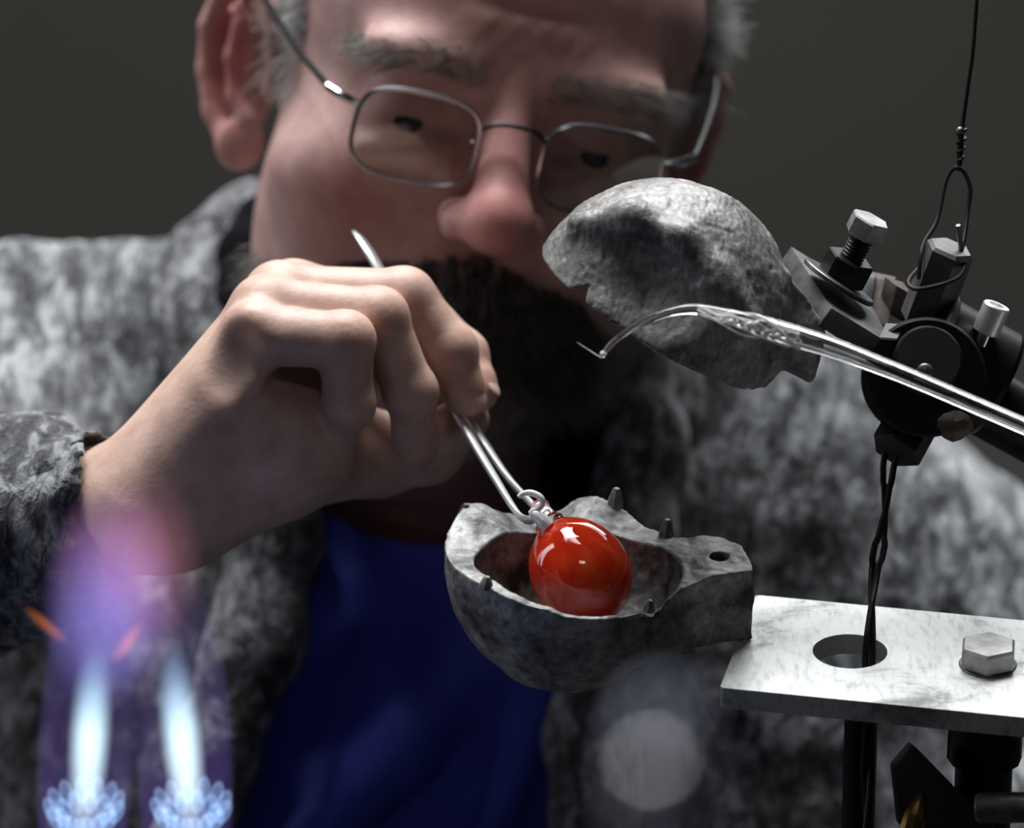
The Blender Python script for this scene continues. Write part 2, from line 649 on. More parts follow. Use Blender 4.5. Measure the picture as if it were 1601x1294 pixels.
        # x edges
        for ax in range(3):
            o1, o2 = [(1, 2), (2, 0), (0, 1)][ax]
            s0 = [slice(None)] * 3
            s1 = [slice(None)] * 3
            s0[ax], s1[ax] = slice(0, -1), slice(1, None)
            for o in (o1, o2):
                s0[o] = s1[o] = slice(1, -1)
            A, B = S[tuple(s0)], S[tuple(s1)]
            e = np.argwhere(A != B)
            if not len(e):
                continue
            flip = A[tuple(e.T)]
            base = e.copy()
            base[:, o1] += 1
            base[:, o2] += 1
            d1 = np.zeros(3, int)
            d2 = np.zeros(3, int)
            d1[o1], d2[o2] = 1, 1
            q = [ids[tuple((base - a).T)] for a in (d1 + d2, d2, 0 * d1, d1)]
            q = np.stack(q, axis=1)
            q[~flip] = q[~flip][:, ::-1]
            faces.append(q)
        return verts, np.concatenate(faces)


def largest(v, f):
    lab = np.arange(len(v))
    while True:
        m_ = lab[f].min(axis=1)
        new = lab.copy()
        for k in range(4):
            np.minimum.at(new, f[:, k], m_)
        new = new[new]
        if (new == lab).all():
            break
        lab = new
    c = np.bincount(lab, minlength=len(v))
    keep = lab == c.argmax()
    idx = np.cumsum(keep) - 1
    return v[keep], idx[f[keep[f[:, 0]]]]


def vnormals(v, f):
    n = np.cross(v[f[:, 2]] - v[f[:, 0]], v[f[:, 3]] - v[f[:, 1]])
    out = np.zeros_like(v)
    for k in range(4):
        np.add.at(out, f[:, k], n)
    return out / (np.linalg.norm(out, axis=1, keepdims=True) + 1e-12)


def relax(v, f, it=1, lam=0.5):
    for _ in range(it):
        s = np.zeros_like(v)
        c = np.zeros(len(v))
        for a, b in ((0, 1), (1, 2), (2, 3), (3, 0)):
            np.add.at(s, f[:, a], v[f[:, b]])
            np.add.at(c, f[:, a], 1)
            np.add.at(s, f[:, b], v[f[:, a]])
            np.add.at(c, f[:, b], 1)
        v = v * (1 - lam) + lam * s / c[:, None]
    return v


def strands(name, roots, tips_fn, r, mat, parent, m_=5, label=None):
    """many hairs as one mesh: each a three-sided taper along a curved path"""
    n = len(roots)
    t = np.linspace(0, 1, m_)
    path = tips_fn(t)                       # n, m_, 3
    tang = np.gradient(path, axis=1)
    tang /= np.linalg.norm(tang, axis=2, keepdims=True) + 1e-12
    h = np.array([0.31, 0.52, 0.79])
    u = np.cross(tang, h)
    u /= np.linalg.norm(u, axis=2, keepdims=True) + 1e-12
    w = np.cross(tang, u)
    rad = (r * (1 - 0.75 * t))[None, :, None]
    vs = np.stack([path + rad * (u * math.cos(a) + w * math.sin(a)) for a in (0, 2.094, 4.189)], axis=2)
    vs = vs.reshape(-1, 3)
    b = np.arange(n)[:, None, None] * (m_ * 3) + np.arange(m_ - 1)[None, :, None] * 3
    k = np.arange(3)[None, None, :]
    k2 = (k + 1) % 3
    fs = np.stack([b + k, b + k2, b + 3 + k2, b + 3 + k], axis=3).reshape(-1, 4)
    return obj(name, vs, fs, mat, parent, label)


def axis_steps(*segs):
    out = [segs[0][0]]
    for a, b_, s in segs:
        n = max(1, int(round((b_ - a) / s)))
        out += list(a + (b_ - a) * (np.arange(n) + 1) / n)
    return np.array(out)


# ------------------------------------------------------------------ setting: the wall behind
wv = [(-3.0, 2.6, 0.0), (3.0, 2.6, 0.0), (3.0, 2.6, 3.6), (-3.0, 2.6, 3.6)]
mb = MB().hexa(wv, (0, 0.1, 0))
wall = mb.build('wall_back', M['wall'])
wall['kind'] = 'structure'
mb = MB().hexa([(-3.0, -3.0, 0.0), (3.0, -3.0, 0.0), (3.0, 2.7, 0.0), (-3.0, 2.7, 0.0)], (0, 0, -0.1))
flo = mb.build('floor', M['floor'])
flo['kind'] = 'structure'

# ------------------------------------------------------------------ the man
HO = V(738, 136, 0.25)               # middle of the head
HS = 1.06


def rotm(ax, an):
    return np.array(Matrix.Rotation(an, 3, ax))


HR = rotm('Z', math.radians(-10.5)) @ rotm('Y', math.radians(10.5)) @ rotm('X', math.radians(11))


def H(p):
    """head-local point (his left, up, forward) -> design frame"""
    return HO + HR @ (np.asarray(p, float) * HS)


def Hinv(v):
    return ((v - HO) @ HR) / HS


hx = axis_steps((-0.115, 0.115, 0.0017))
hy = axis_steps((-0.16, -0.13, 0.004), (-0.13, 0.06, 0.0017), (0.06, 0.135, 0.003))
hz = axis_steps((-0.12, -0.03, 0.003), (-0.03, 0.14, 0.0017))
hf = Field(hx, hy, hz)
hf.ell((0, 0.036, -0.008), (0.077, 0.086, 0.096), 0)
hf.ell((0, 0.036, 0.045), (0.066, 0.05, 0.045), 0.02)
hf.ell((0, -0.03, 0.03), (0.069, 0.078, 0.057), 0.02)
hf.ell((0, -0.074, 0.026), (0.055, 0.048, 0.056), 0.02)
hf.cone((0, -0.07, -0.03), (0, -0.15, -0.06), 0.054, 0.055, 0.02)
hf.ell((0, -0.106, 0.066), (0.026, 0.02, 0.022), 0.02)
hf.ell((0, -0.078, 0.066), (0.034, 0.03, 0.026), 0.015)
for s in (-1, 1):
    hf.ell((s * 0.046, -0.03, 0.058), (0.026, 0.021, 0.022), 0.018)
    hf.ell((s * 0.047, -0.058, 0.028), (0.020, 0.036, 0.034), 0.02)
    hf.ell((s * 0.028, 0.0205, 0.083), (0.026, 0.0085, 0.012), 0.012)
    hf.ell((s * 0.033, 0.001, 0.101), (0.021, 0.0125, 0.016), 0.008, 'cut')
    hf.ell((s * 0.033, 0.0, 0.0725), 0.0148, 0.004)
    hf.cone((s * 0.02, -0.0045, 0.0875), (s * 0.045, -0.0055, 0.0835), 0.0026, 0.0022, 0.001, 'cut')
    hf.cone((s * 0.018, -0.012, 0.086), (s * 0.046, -0.016, 0.08), 0.003, 0.002, 0.006)
hf.cone((0, 0.012, 0.087), (0, -0.024, 0.107), 0.0072, 0.0098, 0.01)
hf.ell((0, -0.0295, 0.1095), (0.0130, 0.0115, 0.0125), 0.006)
for s in (-1, 1):
    hf.ell((s * 0.0125, -0.0325, 0.099), (0.0072, 0.0075, 0.0105), 0.005)
    hf.cone((s * 0.0065, -0.043, 0.106), (s * 0.008, -0.035, 0.1), 0.0032, 0.003, 0.002, 'cut')
    hf.cone((s * 0.020, -0.035, 0.098), (s * 0.034, -0.064, 0.088), 0.002, 0.002, 0.006, 'cut')
hf.cone((-0.022, -0.070, 0.094), (0.022, -0.070, 0.094), 0.0018, 0.0018, 0.003, 'cut')
for y in (0.045, 0.06):          # shallow forehead lines
    hf.cone((-0.04, y, 0.098), (0.04, y, 0.098), 0.008, 0.008, 0.004, 'cut')
# ears
for s in (-1, 1):
    def e(x, y, z):
        return (s * (x - (0.0055 if s < 0 else 0.009)), y, z)
    Rm = rotm('Y', s * math.radians(38))
    hf.ell(e(0.086, -0.009, -0.008), (0.0145, 0.031, 0.004), 0.004, 'add', Rm)
    pts = [e(0.078, -0.004, 0.012), e(0.083, 0.014, 0.010), e(0.0915, 0.0235, 0.001), e(0.0995, 0.017, -0.009),
           e(0.1015, 0.002, -0.014), e(0.099, -0.014, -0.014), e(0.0945, -0.028, -0.009), e(0.0875, -0.037, -0.002)]
    for i in range(len(pts) - 1):
        hf.cone(pts[i], pts[i + 1], 0.0043, 0.0042, 0.002)
    hf.ell(e(0.084, -0.036, 0.002), (0.009, 0.0105, 0.005), 0.004)
    ah = [e(0.0925, 0.008, -0.002), e(0.0925, -0.006, -0.003), e(0.089, -0.02, -0.001), e(0.083, -0.026, 0.004)]
    for i in range(3):
        hf.cone(ah[i], ah[i + 1], 0.0033, 0.003, 0.003)
    hf.ell(e(0.0785, -0.012, 0.011), (0.004, 0.006, 0.004), 0.004)
    hf.ell(e(0.083, -0.011, 0.004), (0.0055, 0.0095, 0.006), 0.003, 'cut')
print('head field', hf.F.shape)

# hand, forearm, neck and shoulders in the design frame, the head's field is resampled into the same grid
bx = axis_steps((-0.27, -0.165, 0.006), (-0.165, -0.005, 0.0013), (-0.005, 0.1, 0.0017), (0.1, 0.27, 0.006))
by = axis_steps((-0.2, -0.056, 0.006), (-0.056, 0.15, 0.0015), (0.15, 0.28, 0.003))
bz = axis_steps((-0.52, -0.37, 0.006), (-0.37, -0.115, 0.0018), (-0.115, -0.01, 0.0014))
bf = Field(bx, by, bz)
print('body field', bf.F.shape)


def trilin(f, x, y, z):
    gi = []
    for q, A in zip((x, y, z), f.a):
        j = np.clip(np.searchsorted(A, q) - 1, 0, len(A) - 2)
        t = np.clip((q - A[j]) / (A[j + 1] - A[j]), 0, 1)
        gi.append((j, t.astype(np.float32)))
    (i, u), (j, v), (k, w) = gi
    F = f.F
    r = 0
    for a in (0, 1):
        for b_ in (0, 1):
            for c in (0, 1):
                r = r + F[i + a, j + b_, k + c] * (u if a else 1 - u) * (v if b_ else 1 - v) * (w if c else 1 - w)
    return r


corners = np.array([H((x, y, z)) for x in (-0.108, 0.108) for y in (-0.158, 0.13) for z in (-0.115, 0.132)])
sl, g = bf.sub(corners.min(axis=0), corners.max(axis=0))
X, Y, Z = np.broadcast_arrays(*[q.astype(np.float32) for q in g])
pp = np.stack([X - HO[0], Y - HO[1], Z - HO[2]], axis=-1) @ HR.astype(np.float32) / HS
inside = ((pp[..., 0] > hx[1]) & (pp[..., 0] < hx[-2]) & (pp[..., 1] > hy[1]) & (pp[..., 1] < hy[-2]) & (pp[..., 2] > hz[1]) & (pp[..., 2] < hz[-2]))
sub = np.full(X.shape, 0.2, dtype=np.float32)
ii = pp[inside]
sub[inside] = trilin(hf, ii[:, 0], ii[:, 1], ii[:, 2]) * HS
bf.F[sl] = np.minimum(bf.F[sl], sub)
del X, Y, Z, pp, sub, ii

# neck and what the clothes cover
bf.cone(H((0, -0.07, -0.03)), V(725, 760, 0.36), 0.054, 0.058, 0.02)
bf.ell(V(770, 1180, 0.40), (0.17, 0.20, 0.075), 0.03)
bf.cone(V(740, 700, 0.38), V(140, 640, 0.37), 0.05, 0.04, 0.03)
bf.cone(V(780, 760, 0.38), V(1400, 960, 0.37), 0.05, 0.042, 0.03)
bf.cone(V(140, 640, 0.37), V(-110, 900, 0.2), 0.04, 0.034, 0.02)
bf.cone(V(-110, 900, 0.2), V(60, 830, 0.08), 0.033, 0.027, 0.02)
bf.cone(V(60, 830, 0.08), V(215, 788, 0.05), 0.027, 0.0225, 0.01)

# right hand
WR = V(215, 786, 0.05)


def chain(pts, rs, k=0.003, knuckles=True):
    for i in range(len(pts) - 1):
        bf.cone(pts[i], pts[i + 1], rs[i], rs[i + 1], k)


mcp = {'index': V(458, 462, 0.080), 'middle': V(438, 466, 0.062), 'ring': V(416, 486, 0.045), 'pinky': V(396, 524, 0.030)}
for nme, r in (('index', 0.0115), ('middle', 0.0118), ('ring', 0.0115), ('pinky', 0.0105)):
    w0 = {'index': V(225, 790, 0.066), 'middle': V(215, 786, 0.055), 'ring': V(215, 786, 0.045), 'pinky': V(225, 795, 0.038)}[nme]
    bf.cone(w0, mcp[nme], 0.0205, r, 0.006)
bf.cone(V(285, 795, 0.05), V(440, 692, 0.052), 0.021, 0.0235, 0.012)      # heel of the hand
bf.cone(V(440, 692, 0.055), V(480, 590, 0.066), 0.0235, 0.018, 0.012)
bf.cone(V(300, 770, 0.075), V(500, 712, 0.09), 0.021, 0.0165, 0.010)       # ball of the thumb
hand_f = {
    'index': ([mcp['index'], V(640, 474, 0.090), V(722, 556, 0.086), V(748, 614, 0.079)], [0.0112, 0.0096, 0.0086, 0.0068]),
    'middle': ([mcp['middle'], V(632, 467, 0.063), V(703, 548, 0.064), V(728, 622, 0.066)], [0.0115, 0.0102, 0.0090, 0.0068]),
    'ring': ([mcp['ring'], V(590, 497, 0.044), V(642, 612, 0.050), V(652, 700, 0.062)], [0.0112, 0.0100, 0.0086, 0.0072]),
    'pinky': ([mcp['pinky'], V(540, 532, 0.026), V(545, 632, 0.032), V(515, 686, 0.047)], [0.0104, 0.0094, 0.0083, 0.0072]),
}
for nme in ('index', 'middle', 'ring', 'pinky'):
    pts, rs = hand_f[nme]
    tmp = Field(bx, by, bz)
    for i in range(3):
        tmp.cone(pts[i], pts[i + 1], rs[i] * (1.03 if i else 1.02), rs[i + 1] * 1.03, 0.003)
    for i in (1, 2):                                                         # knuckle swellings
        tmp.ell(pts[i], rs[i] * 1.05, 0.003)
    tmp.ell(pts[3] * 0.75 + pts[2] * 0.25, rs[3] * 1.12, 0.003)
    lo = np.min(pts, axis=0) - 0.03
    hi = np.max(pts, axis=0) + 0.03
    sl, _ = bf.sub(lo, hi)
    bf.F[sl] = smin(bf.F[sl], tmp.F[sl], 0.0022)
    bf.ell(pts[0], rs[0] * 1.07, 0.005)
    del tmp
thumb = [V(500, 712, 0.09), V(590, 712, 0.102), V(668, 700, 0.1), V(728, 655, 0.09)]
for i in range(3):
    bf.cone(thumb[i], thumb[i + 1], [0.0165, 0.0145, 0.012][i], [0.0145, 0.012, 0.0085][i], 0.004)
bf.ell(thumb[2], 0.0122, 0.004)
# web between thumb and forefinger, tendon ridge and hollow on the back of the hand
bf.cone(V(470, 610, 0.085), V(540, 690, 0.095), 0.014, 0.012, 0.012)
bf.cone(V(385, 590, 0.025), V(295, 690, 0.0260), 0.0048, 0.004, 0.006)
bf.ell(V(365, 560, 0.018), (0.008, 0.012, 0.006), 0.008, 'cut')

bv, bq = largest(*bf.mesh())
bn = vnormals(bv, bq)
bv = relax(bv, bq, 1, 0.4)
print('body', len(bv))

man = thing('person', 'grey-haired man in glasses and marled grey cardigan bending over the work with tweezers in hand', 'person', P(770, 1500, 0.38))
body = obj('body', W(bv), bq, M['skin'], man)
# colour zones of the skin, some with light and shade put in
hl = Hinv(bv)


def blob(c, r):
    d = ((hl - np.array(c)) / np.array(r))
    return np.exp(-(d * d).sum(axis=1))


face = np.array([0.62, 0.42, 0.39])
red = np.array([0.50, 0.19, 0.175])
handc = np.array([0.60, 0.43, 0.355])
ruddy_and_glow = 0.75 * blob((0, -0.029, 0.11), (0.018, 0.018, 0.03)) + 0.45 * blob((0, -0.01, 0.1), (0.015, 0.03, 0.03))
for s in (-1, 1):
    ruddy_and_glow += 0.6 * blob((s * 0.042, -0.036, 0.07), (0.02, 0.018, 0.03)) + 1.0 * blob((s * 0.09, -0.008, 0), (0.011, 0.034, 0.024))  # ears get natural red plus backlit glow put into the colour
    ruddy_and_glow += 0.35 * blob((s * 0.03, 0.0, 0.085), (0.02, 0.012, 0.02))
ruddy_and_glow += 0.35 * blob((0.0, 0.045, 0.09), (0.05, 0.035, 0.03))
ruddy_and_glow = np.clip(ruddy_and_glow, 0, 1)[:, None]
col = face * (1 - ruddy_and_glow) + red * ruddy_and_glow
neck_shade = np.clip((-hl[:, 1] - 0.1) / 0.03, 0, 1)[:, None] * 0.6  # shade under the chin put into the neck colour
col = col * (1 - neck_shade) + np.array([0.36, 0.17, 0.14]) * neck_shade
ishand = (bv[:, 2] > -0.118) & (bv[:, 1] < 0.07)
hcol = np.repeat(handc[None], len(bv), 0)
for nme in hand_f:
    pts, rs = hand_f[nme]
    for i, a in ((0, 0.35), (1, 0.55), (2, 0.45), (3, 0.5)):
        w = (a * np.exp(-((bv - pts[i]) ** 2).sum(axis=1) / (0.010 ** 2)))[:, None]
        hcol = hcol * (1 - w) + np.array([0.50, 0.22, 0.16]) * w
col = np.where(ishand[:, None], hcol, col)
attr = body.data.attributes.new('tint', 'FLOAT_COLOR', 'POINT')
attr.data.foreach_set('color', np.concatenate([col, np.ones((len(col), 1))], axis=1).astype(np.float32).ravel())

# nails on the visible finger ends
for nme, off in (('middle', (0.0042, 0.0012, 0.0035)), ('index', (0.0044, 0.0015, 0.0025))):
    p3, p2 = hand_f[nme][0][3], hand_f[nme][0][2]
    dirv = unit(p3 - p2)
    nrm = unit(np.array(off))
    nrm = unit(nrm - dirv * np.dot(nrm, dirv))
    c = p3 + nrm * 0.0063 + dirv * 0.0012
    mb = MB().ball(W(c), (0.0034, 0.0045, 0.0010), 16, 10, [RV @ np.cross(dirv, nrm), RV @ dirv, RV @ nrm])
    mb.build('fingernail', M['nail'], body)

# eyes, looking down through a narrow lid opening
for s in (-1, 1):
    eye = MB().ball(W(H((s * 0.033, 0.0, 0.0722))), 0.0140, 24, 16).build('eye', M['eye'], man)
    dn = HR @ unit((0.02 * s, -0.3, 1.0))
    MB().ball(W(H((s * 0.033, 0.0, 0.0722)) + dn * 0.0117), (0.0062, 0.0062, 0.0032), 20, 8,
              [RV @ np.cross(dn, HR @ np.array([0, 1.0, 0])), RV @ (HR @ np.array([0, 1.0, 0])), RV @ dn]).build('iris', M['iris'], eye)


# hair, brows, moustache and beard grow from the skin
def pick(mask, n):
    i = np.flatnonzero(mask)
    return rng.choice(i, n, replace=True)


def grow(name, mask, n, length, comb, lift, r, mat, curl=0.002, label=None, m_=5):
    i = pick(mask, n)
    root = bv[i] + rng.normal(0, 0.0007, (n, 3))
    nr = bn[i]
    cd = np.asarray(comb(hl[i])) @ HR.T
    L = (length * rng.uniform(0.6, 1.25, n))[:, None]
    jit = rng.normal(0, 1, (n, 3))

    def fn(t):
        tt = t[None, :, None]
        d = nr[:, None, :] * lift * (tt - 0.45 * tt ** 2) + cd[:, None, :] * (tt ** 1.25)
        return W((root[:, None, :] + d * L[:, None, :] + jit[:, None, :] * curl * tt ** 1.5).reshape(-1, 3)).reshape(n, len(t), 3)
    return strands(name, root, fn, r, mat, man, m_, label)


x_, y_, z_ = hl[:, 0], hl[:, 1], hl[:, 2]
ishead = (~ishand) & (np.abs(x_) < 0.11) & (y_ > -0.15)
side = ishead & (x_ > 0.055) & (z_ < 0.045) & (z_ > -0.11) & (y_ > 0.004 + 0.03 * (z_ > 0.012)) & (y_ < 0.11) & (x_ < 0.080)
grow('hair', side, 6500, 0.017, lambda h: np.stack([np.sign(h[:, 0]) * 0.15, np.full(len(h), -0.2), np.full(len(h), -0.45)], 1), 0.9, 0.00024, M['hair_white'], 0.004)
side = ishead & (x_ < -0.06) & (z_ < 0.042) & (z_ > 0.004) & (y_ > 0.012) & (y_ < 0.10) & (x_ > -0.080)
grow('hair', side, 2600, 0.012, lambda h: np.stack([np.sign(h[:, 0]) * 0.1, np.full(len(h), -0.4), np.full(len(h), -0.5)], 1), 0.35, 0.00022, M['hair_white'], 0.003)
for s in (-1, 1):
    burn = ishead & (x_ * s > 0.06) & (z_ > 0.012) & (z_ < 0.04) & (y_ > -0.012) & (y_ < 0.02) & (x_ * s < 0.079)
    grow('sideburn', burn, 240, 0.01, lambda h: np.stack([np.sign(h[:, 0]) * 0.1, np.full(len(h), -0.7), np.full(len(h), -0.2)], 1), 0.5, 0.0002, M['hair_white'], 0.002)
for s in (-1, 1):
    brow = ishead & (x_ * s > 0.010) & (x_ * s < 0.055) & (np.abs(y_ - 0.0205 + 6.0 * (x_ * s - 0.03) ** 2) < 0.0052) & (z_ > 0.06)
    grow('eyebrow', brow, 420, 0.009, lambda h: np.stack([np.sign(h[:, 0]) * 0.8, np.full(len(h), 0.18 - 0.25), np.full(len(h), 0.15)], 1), 0.55, 0.00017, M['hair_brow'], 0.0015)
mou = ishead & (np.abs(x_) < 0.044) & (y_ < -0.0445 - 0.3 * np.abs(x_)) & (y_ > -0.078 - 0.25 * np.abs(x_)) & (z_ > 0.07)
grow('moustache', mou, 4200, 0.018, lambda h: np.stack([h[:, 0] * 14, np.full(len(h), -0.75), np.full(len(h), 0.15)], 1), 0.75, 0.00024, M['hair_dark'], 0.003)
bea = ishead & (z_ > 0.02) & (((y_ < -0.078) & (y_ > -0.110)) | ((np.abs(x_) > 0.034) & (y_ < -0.066) & (y_ > -0.098))) & (z_ > 0.03 - 0.0 * y_)
grow('beard', bea, 3000, 0.009, lambda h: np.stack([h[:, 0] * 4, np.full(len(h), -0.75), np.full(len(h), 0.1)], 1), 0.6, 0.00024, M['hair_grey'], 0.003)

# ---- clothes
kx = axis_steps((-0.30, 0.30, 0.0030))
ky = axis_steps((-0.235, 0.12, 0.0030))
kz = axis_steps((-0.53, -0.01, 0.0034))


def cardi_shape(f, g=0.0):
    f.ell(V(770, 1230, 0.375), (0.225 + g, 0.235 + g, 0.118 + g), 0.0)
    f.cone(V(520, 640, 0.37), V(330, 590, 0.37), 0.050 + g, 0.052 + g, 0.04)
    f.cone(V(330, 590, 0.37), V(70, 592, 0.36), 0.052 + g, 0.052 + g, 0.03)
    f.cone(V(70, 592, 0.36), V(-150, 880, 0.23), 0.053 + g, 0.050 + g, 0.02)
    f.cone(V(900, 700, 0.38), V(1157, 775, 0.37), 0.052 + g, 0.060 + g, 0.04)
    f.cone(V(1157, 775, 0.37), V(1440, 985, 0.36), 0.060 + g, 0.060 + g, 0.03)
    f.cone(V(1440, 985, 0.36), V(1590, 1320, 0.3), 0.060 + g, 0.055 + g, 0.03)


def vpoly(pts, d):
    return [tuple(V(x, y, d)[:2]) for x, y in pts]


open_px = [(430, 330), (560, 600), (520, 760), (455, 900), (400, 1060), (350, 1200), (300, 1400), (890, 1400), (880, 1150),
           (872, 900), (880, 700), (905, 560), (960, 330)]
kf = Field(kx, ky, kz)
cardi_shape(kf)
kf.prism(vpoly(open_px, 0.27), -0.40, 0.0, 0.012, 'cut')
kf.cone(H((0, -0.09, -0.02)), V(760, 760, 0.33), 0.070, 0.078, 0.01, 'cut')
kv, kq = largest(*kf.mesh())
kv = relax(kv, kq, 2)
kn = vnormals(kv, kq)
kv = kv + kn * (0.0022 * vnoise(kv * np.array([1, 1, 0.6]), 70, 3) + 0.005 * vnoise(kv, 22, 5))[:, None]
cardigan = obj('cardigan', W(kv), kq, M['knit'], man)
del kf

# the sleeve that ends at the wrist
sx = axis_steps((-0.30, -0.12, 0.0024))
sy = axis_steps((-0.12, 0.03, 0.0024))
sz = axis_steps((-0.30, -0.01, 0.0030))
sf = Field(sx, sy, sz)
sf.cone(V(-150, 880, 0.23), V(20, 820, 0.09), 0.049, 0.036, 0.01)
sf.cone(V(20, 820, 0.09), V(135, 797, 0.057), 0.036, 0.0285, 0.02)
sf.cone(V(100, 805, 0.065), V(240, 770, 0.045), 0.0245, 0.0245, 0.002, 'cut')
sv, sq = largest(*sf.mesh())
sv = relax(sv, sq, 2)
sn = vnormals(sv, sq)
sv = sv + sn * (0.0022 * vnoise(sv, 90, 8) + 0.0035 * vnoise(sv, 35, 2))[:, None]
obj('sleeve', W(sv), sq, M['knit_dark'], cardigan, 'darker ribbed cuff and forearm of the sleeve')

# shawl collar and lapels
lf = Field(axis_steps((-0.14, 0.08, 0.0024)), axis_steps((-0.20, 0.10, 0.0024)), axis_steps((-0.40, -0.2, 0.0028)))
for pts, rs in (([(395, 345, 0.345), (345, 420, 0.325), (330, 520, 0.30), (375, 680, 0.275), (432, 830, 0.262), (405, 980, 0.253), (345, 1160, 0.247), (290, 1330, 0.245)],
                 [0.018, 0.023, 0.022, 0.02, 0.0185, 0.017, 0.016, 0.016]),
                ([(930, 470, 0.33), (965, 560, 0.30), (985, 680, 0.282), (975, 830, 0.270), (950, 980, 0.26), (935, 1150, 0.252), (935, 1330, 0.25)],
                 [0.02, 0.023, 0.022, 0.0205, 0.019, 0.018, 0.018])):
    for i in range(len(pts) - 1):
        lf.cone(V(*pts[i]), V(*pts[i + 1]), rs[i], rs[i + 1], 0.008)
lf.cone(H((0, -0.09, -0.02)), V(760, 760, 0.33), 0.070, 0.074, 0.004, 'cut')
lv, lq = lf.mesh()
lv = relax(lv, lq, 2)
ln_ = vnormals(lv, lq)
lv = lv + ln_ * (0.002 * vnoise(lv, 80, 4) + 0.003 * vnoise(lv, 30, 6))[:, None]
obj('collar', W(lv), lq, M['knit_dark'], cardigan, 'darker shawl collar running down both fronts')

# black inner facing of the collar beside the jaw and neck
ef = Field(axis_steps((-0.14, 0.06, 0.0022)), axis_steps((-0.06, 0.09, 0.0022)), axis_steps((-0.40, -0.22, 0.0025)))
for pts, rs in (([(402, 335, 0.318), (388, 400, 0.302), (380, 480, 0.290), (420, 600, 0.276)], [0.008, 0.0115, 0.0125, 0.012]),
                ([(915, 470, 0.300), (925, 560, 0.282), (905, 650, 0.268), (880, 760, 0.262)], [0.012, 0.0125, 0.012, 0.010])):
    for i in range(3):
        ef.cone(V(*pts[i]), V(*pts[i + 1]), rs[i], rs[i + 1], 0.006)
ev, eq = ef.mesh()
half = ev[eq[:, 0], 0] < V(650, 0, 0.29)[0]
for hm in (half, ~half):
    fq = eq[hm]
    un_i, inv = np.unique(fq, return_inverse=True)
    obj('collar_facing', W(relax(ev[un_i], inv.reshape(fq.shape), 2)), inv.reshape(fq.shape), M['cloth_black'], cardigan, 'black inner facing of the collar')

# shirt
tf = Field(axis_steps((-0.16, 0.12, 0.0024)), axis_steps((-0.22, 0.05, 0.0024)), axis_steps((-0.46, -0.2, 0.0028)))
tf.ell(V(740, 1230, 0.375), (0.165, 0.215, 0.108), 0)
tf.cone(V(745, 770, 0.345), V(760, 1000, 0.34), 0.062, 0.08, 0.05)
for a, b_, r in (((365, 1110, 0.275), (500, 990, 0.268), 0.011), ((500, 990, 0.268), (660, 905, 0.29), 0.011),
                 ((560, 1210, 0.262), (800, 1010, 0.268), 0.010), ((480, 1330, 0.262), (640, 1180, 0.26), 0.010),
                 ((760, 1330, 0.262), (850, 1100, 0.266), 0.010), ((560, 820, 0.325), (700, 780, 0.305), 0.008)):
    tf.cone(V(*a), V(*b_), r, r * 0.9, 0.02)
tf.cone(H((0, -0.09, -0.02)), V(745, 730, 0.33), 0.064, 0.07, 0.004, 'cut')
tv, tq = largest(*tf.mesh())
tv = relax(tv, tq, 2)
obj('shirt', W(tv), tq, M['shirt'], man)

# ------------------------------------------------------------------ spectacles
gl_root = thing('eyeglasses', 'thin metal-rimmed glasses worn low on the man\'s nose', 'glasses', W(H((0, 0, 0.1))))


def rr(cx, cy, hw, hh, p, n):
    out = []
    for k in range(n):
        a = 2 * math.pi * k / n
        c, s_ = math.cos(a), math.sin(a)
        out.append((cx + hw * math.copysign(abs(c) ** p, c), cy + hh * math.copysign(abs(s_) ** p, s_)))
    return out


def gz(x, y):
    return 0.1045 - 1.6 * x * x + 0.12 * (y + 0.008)


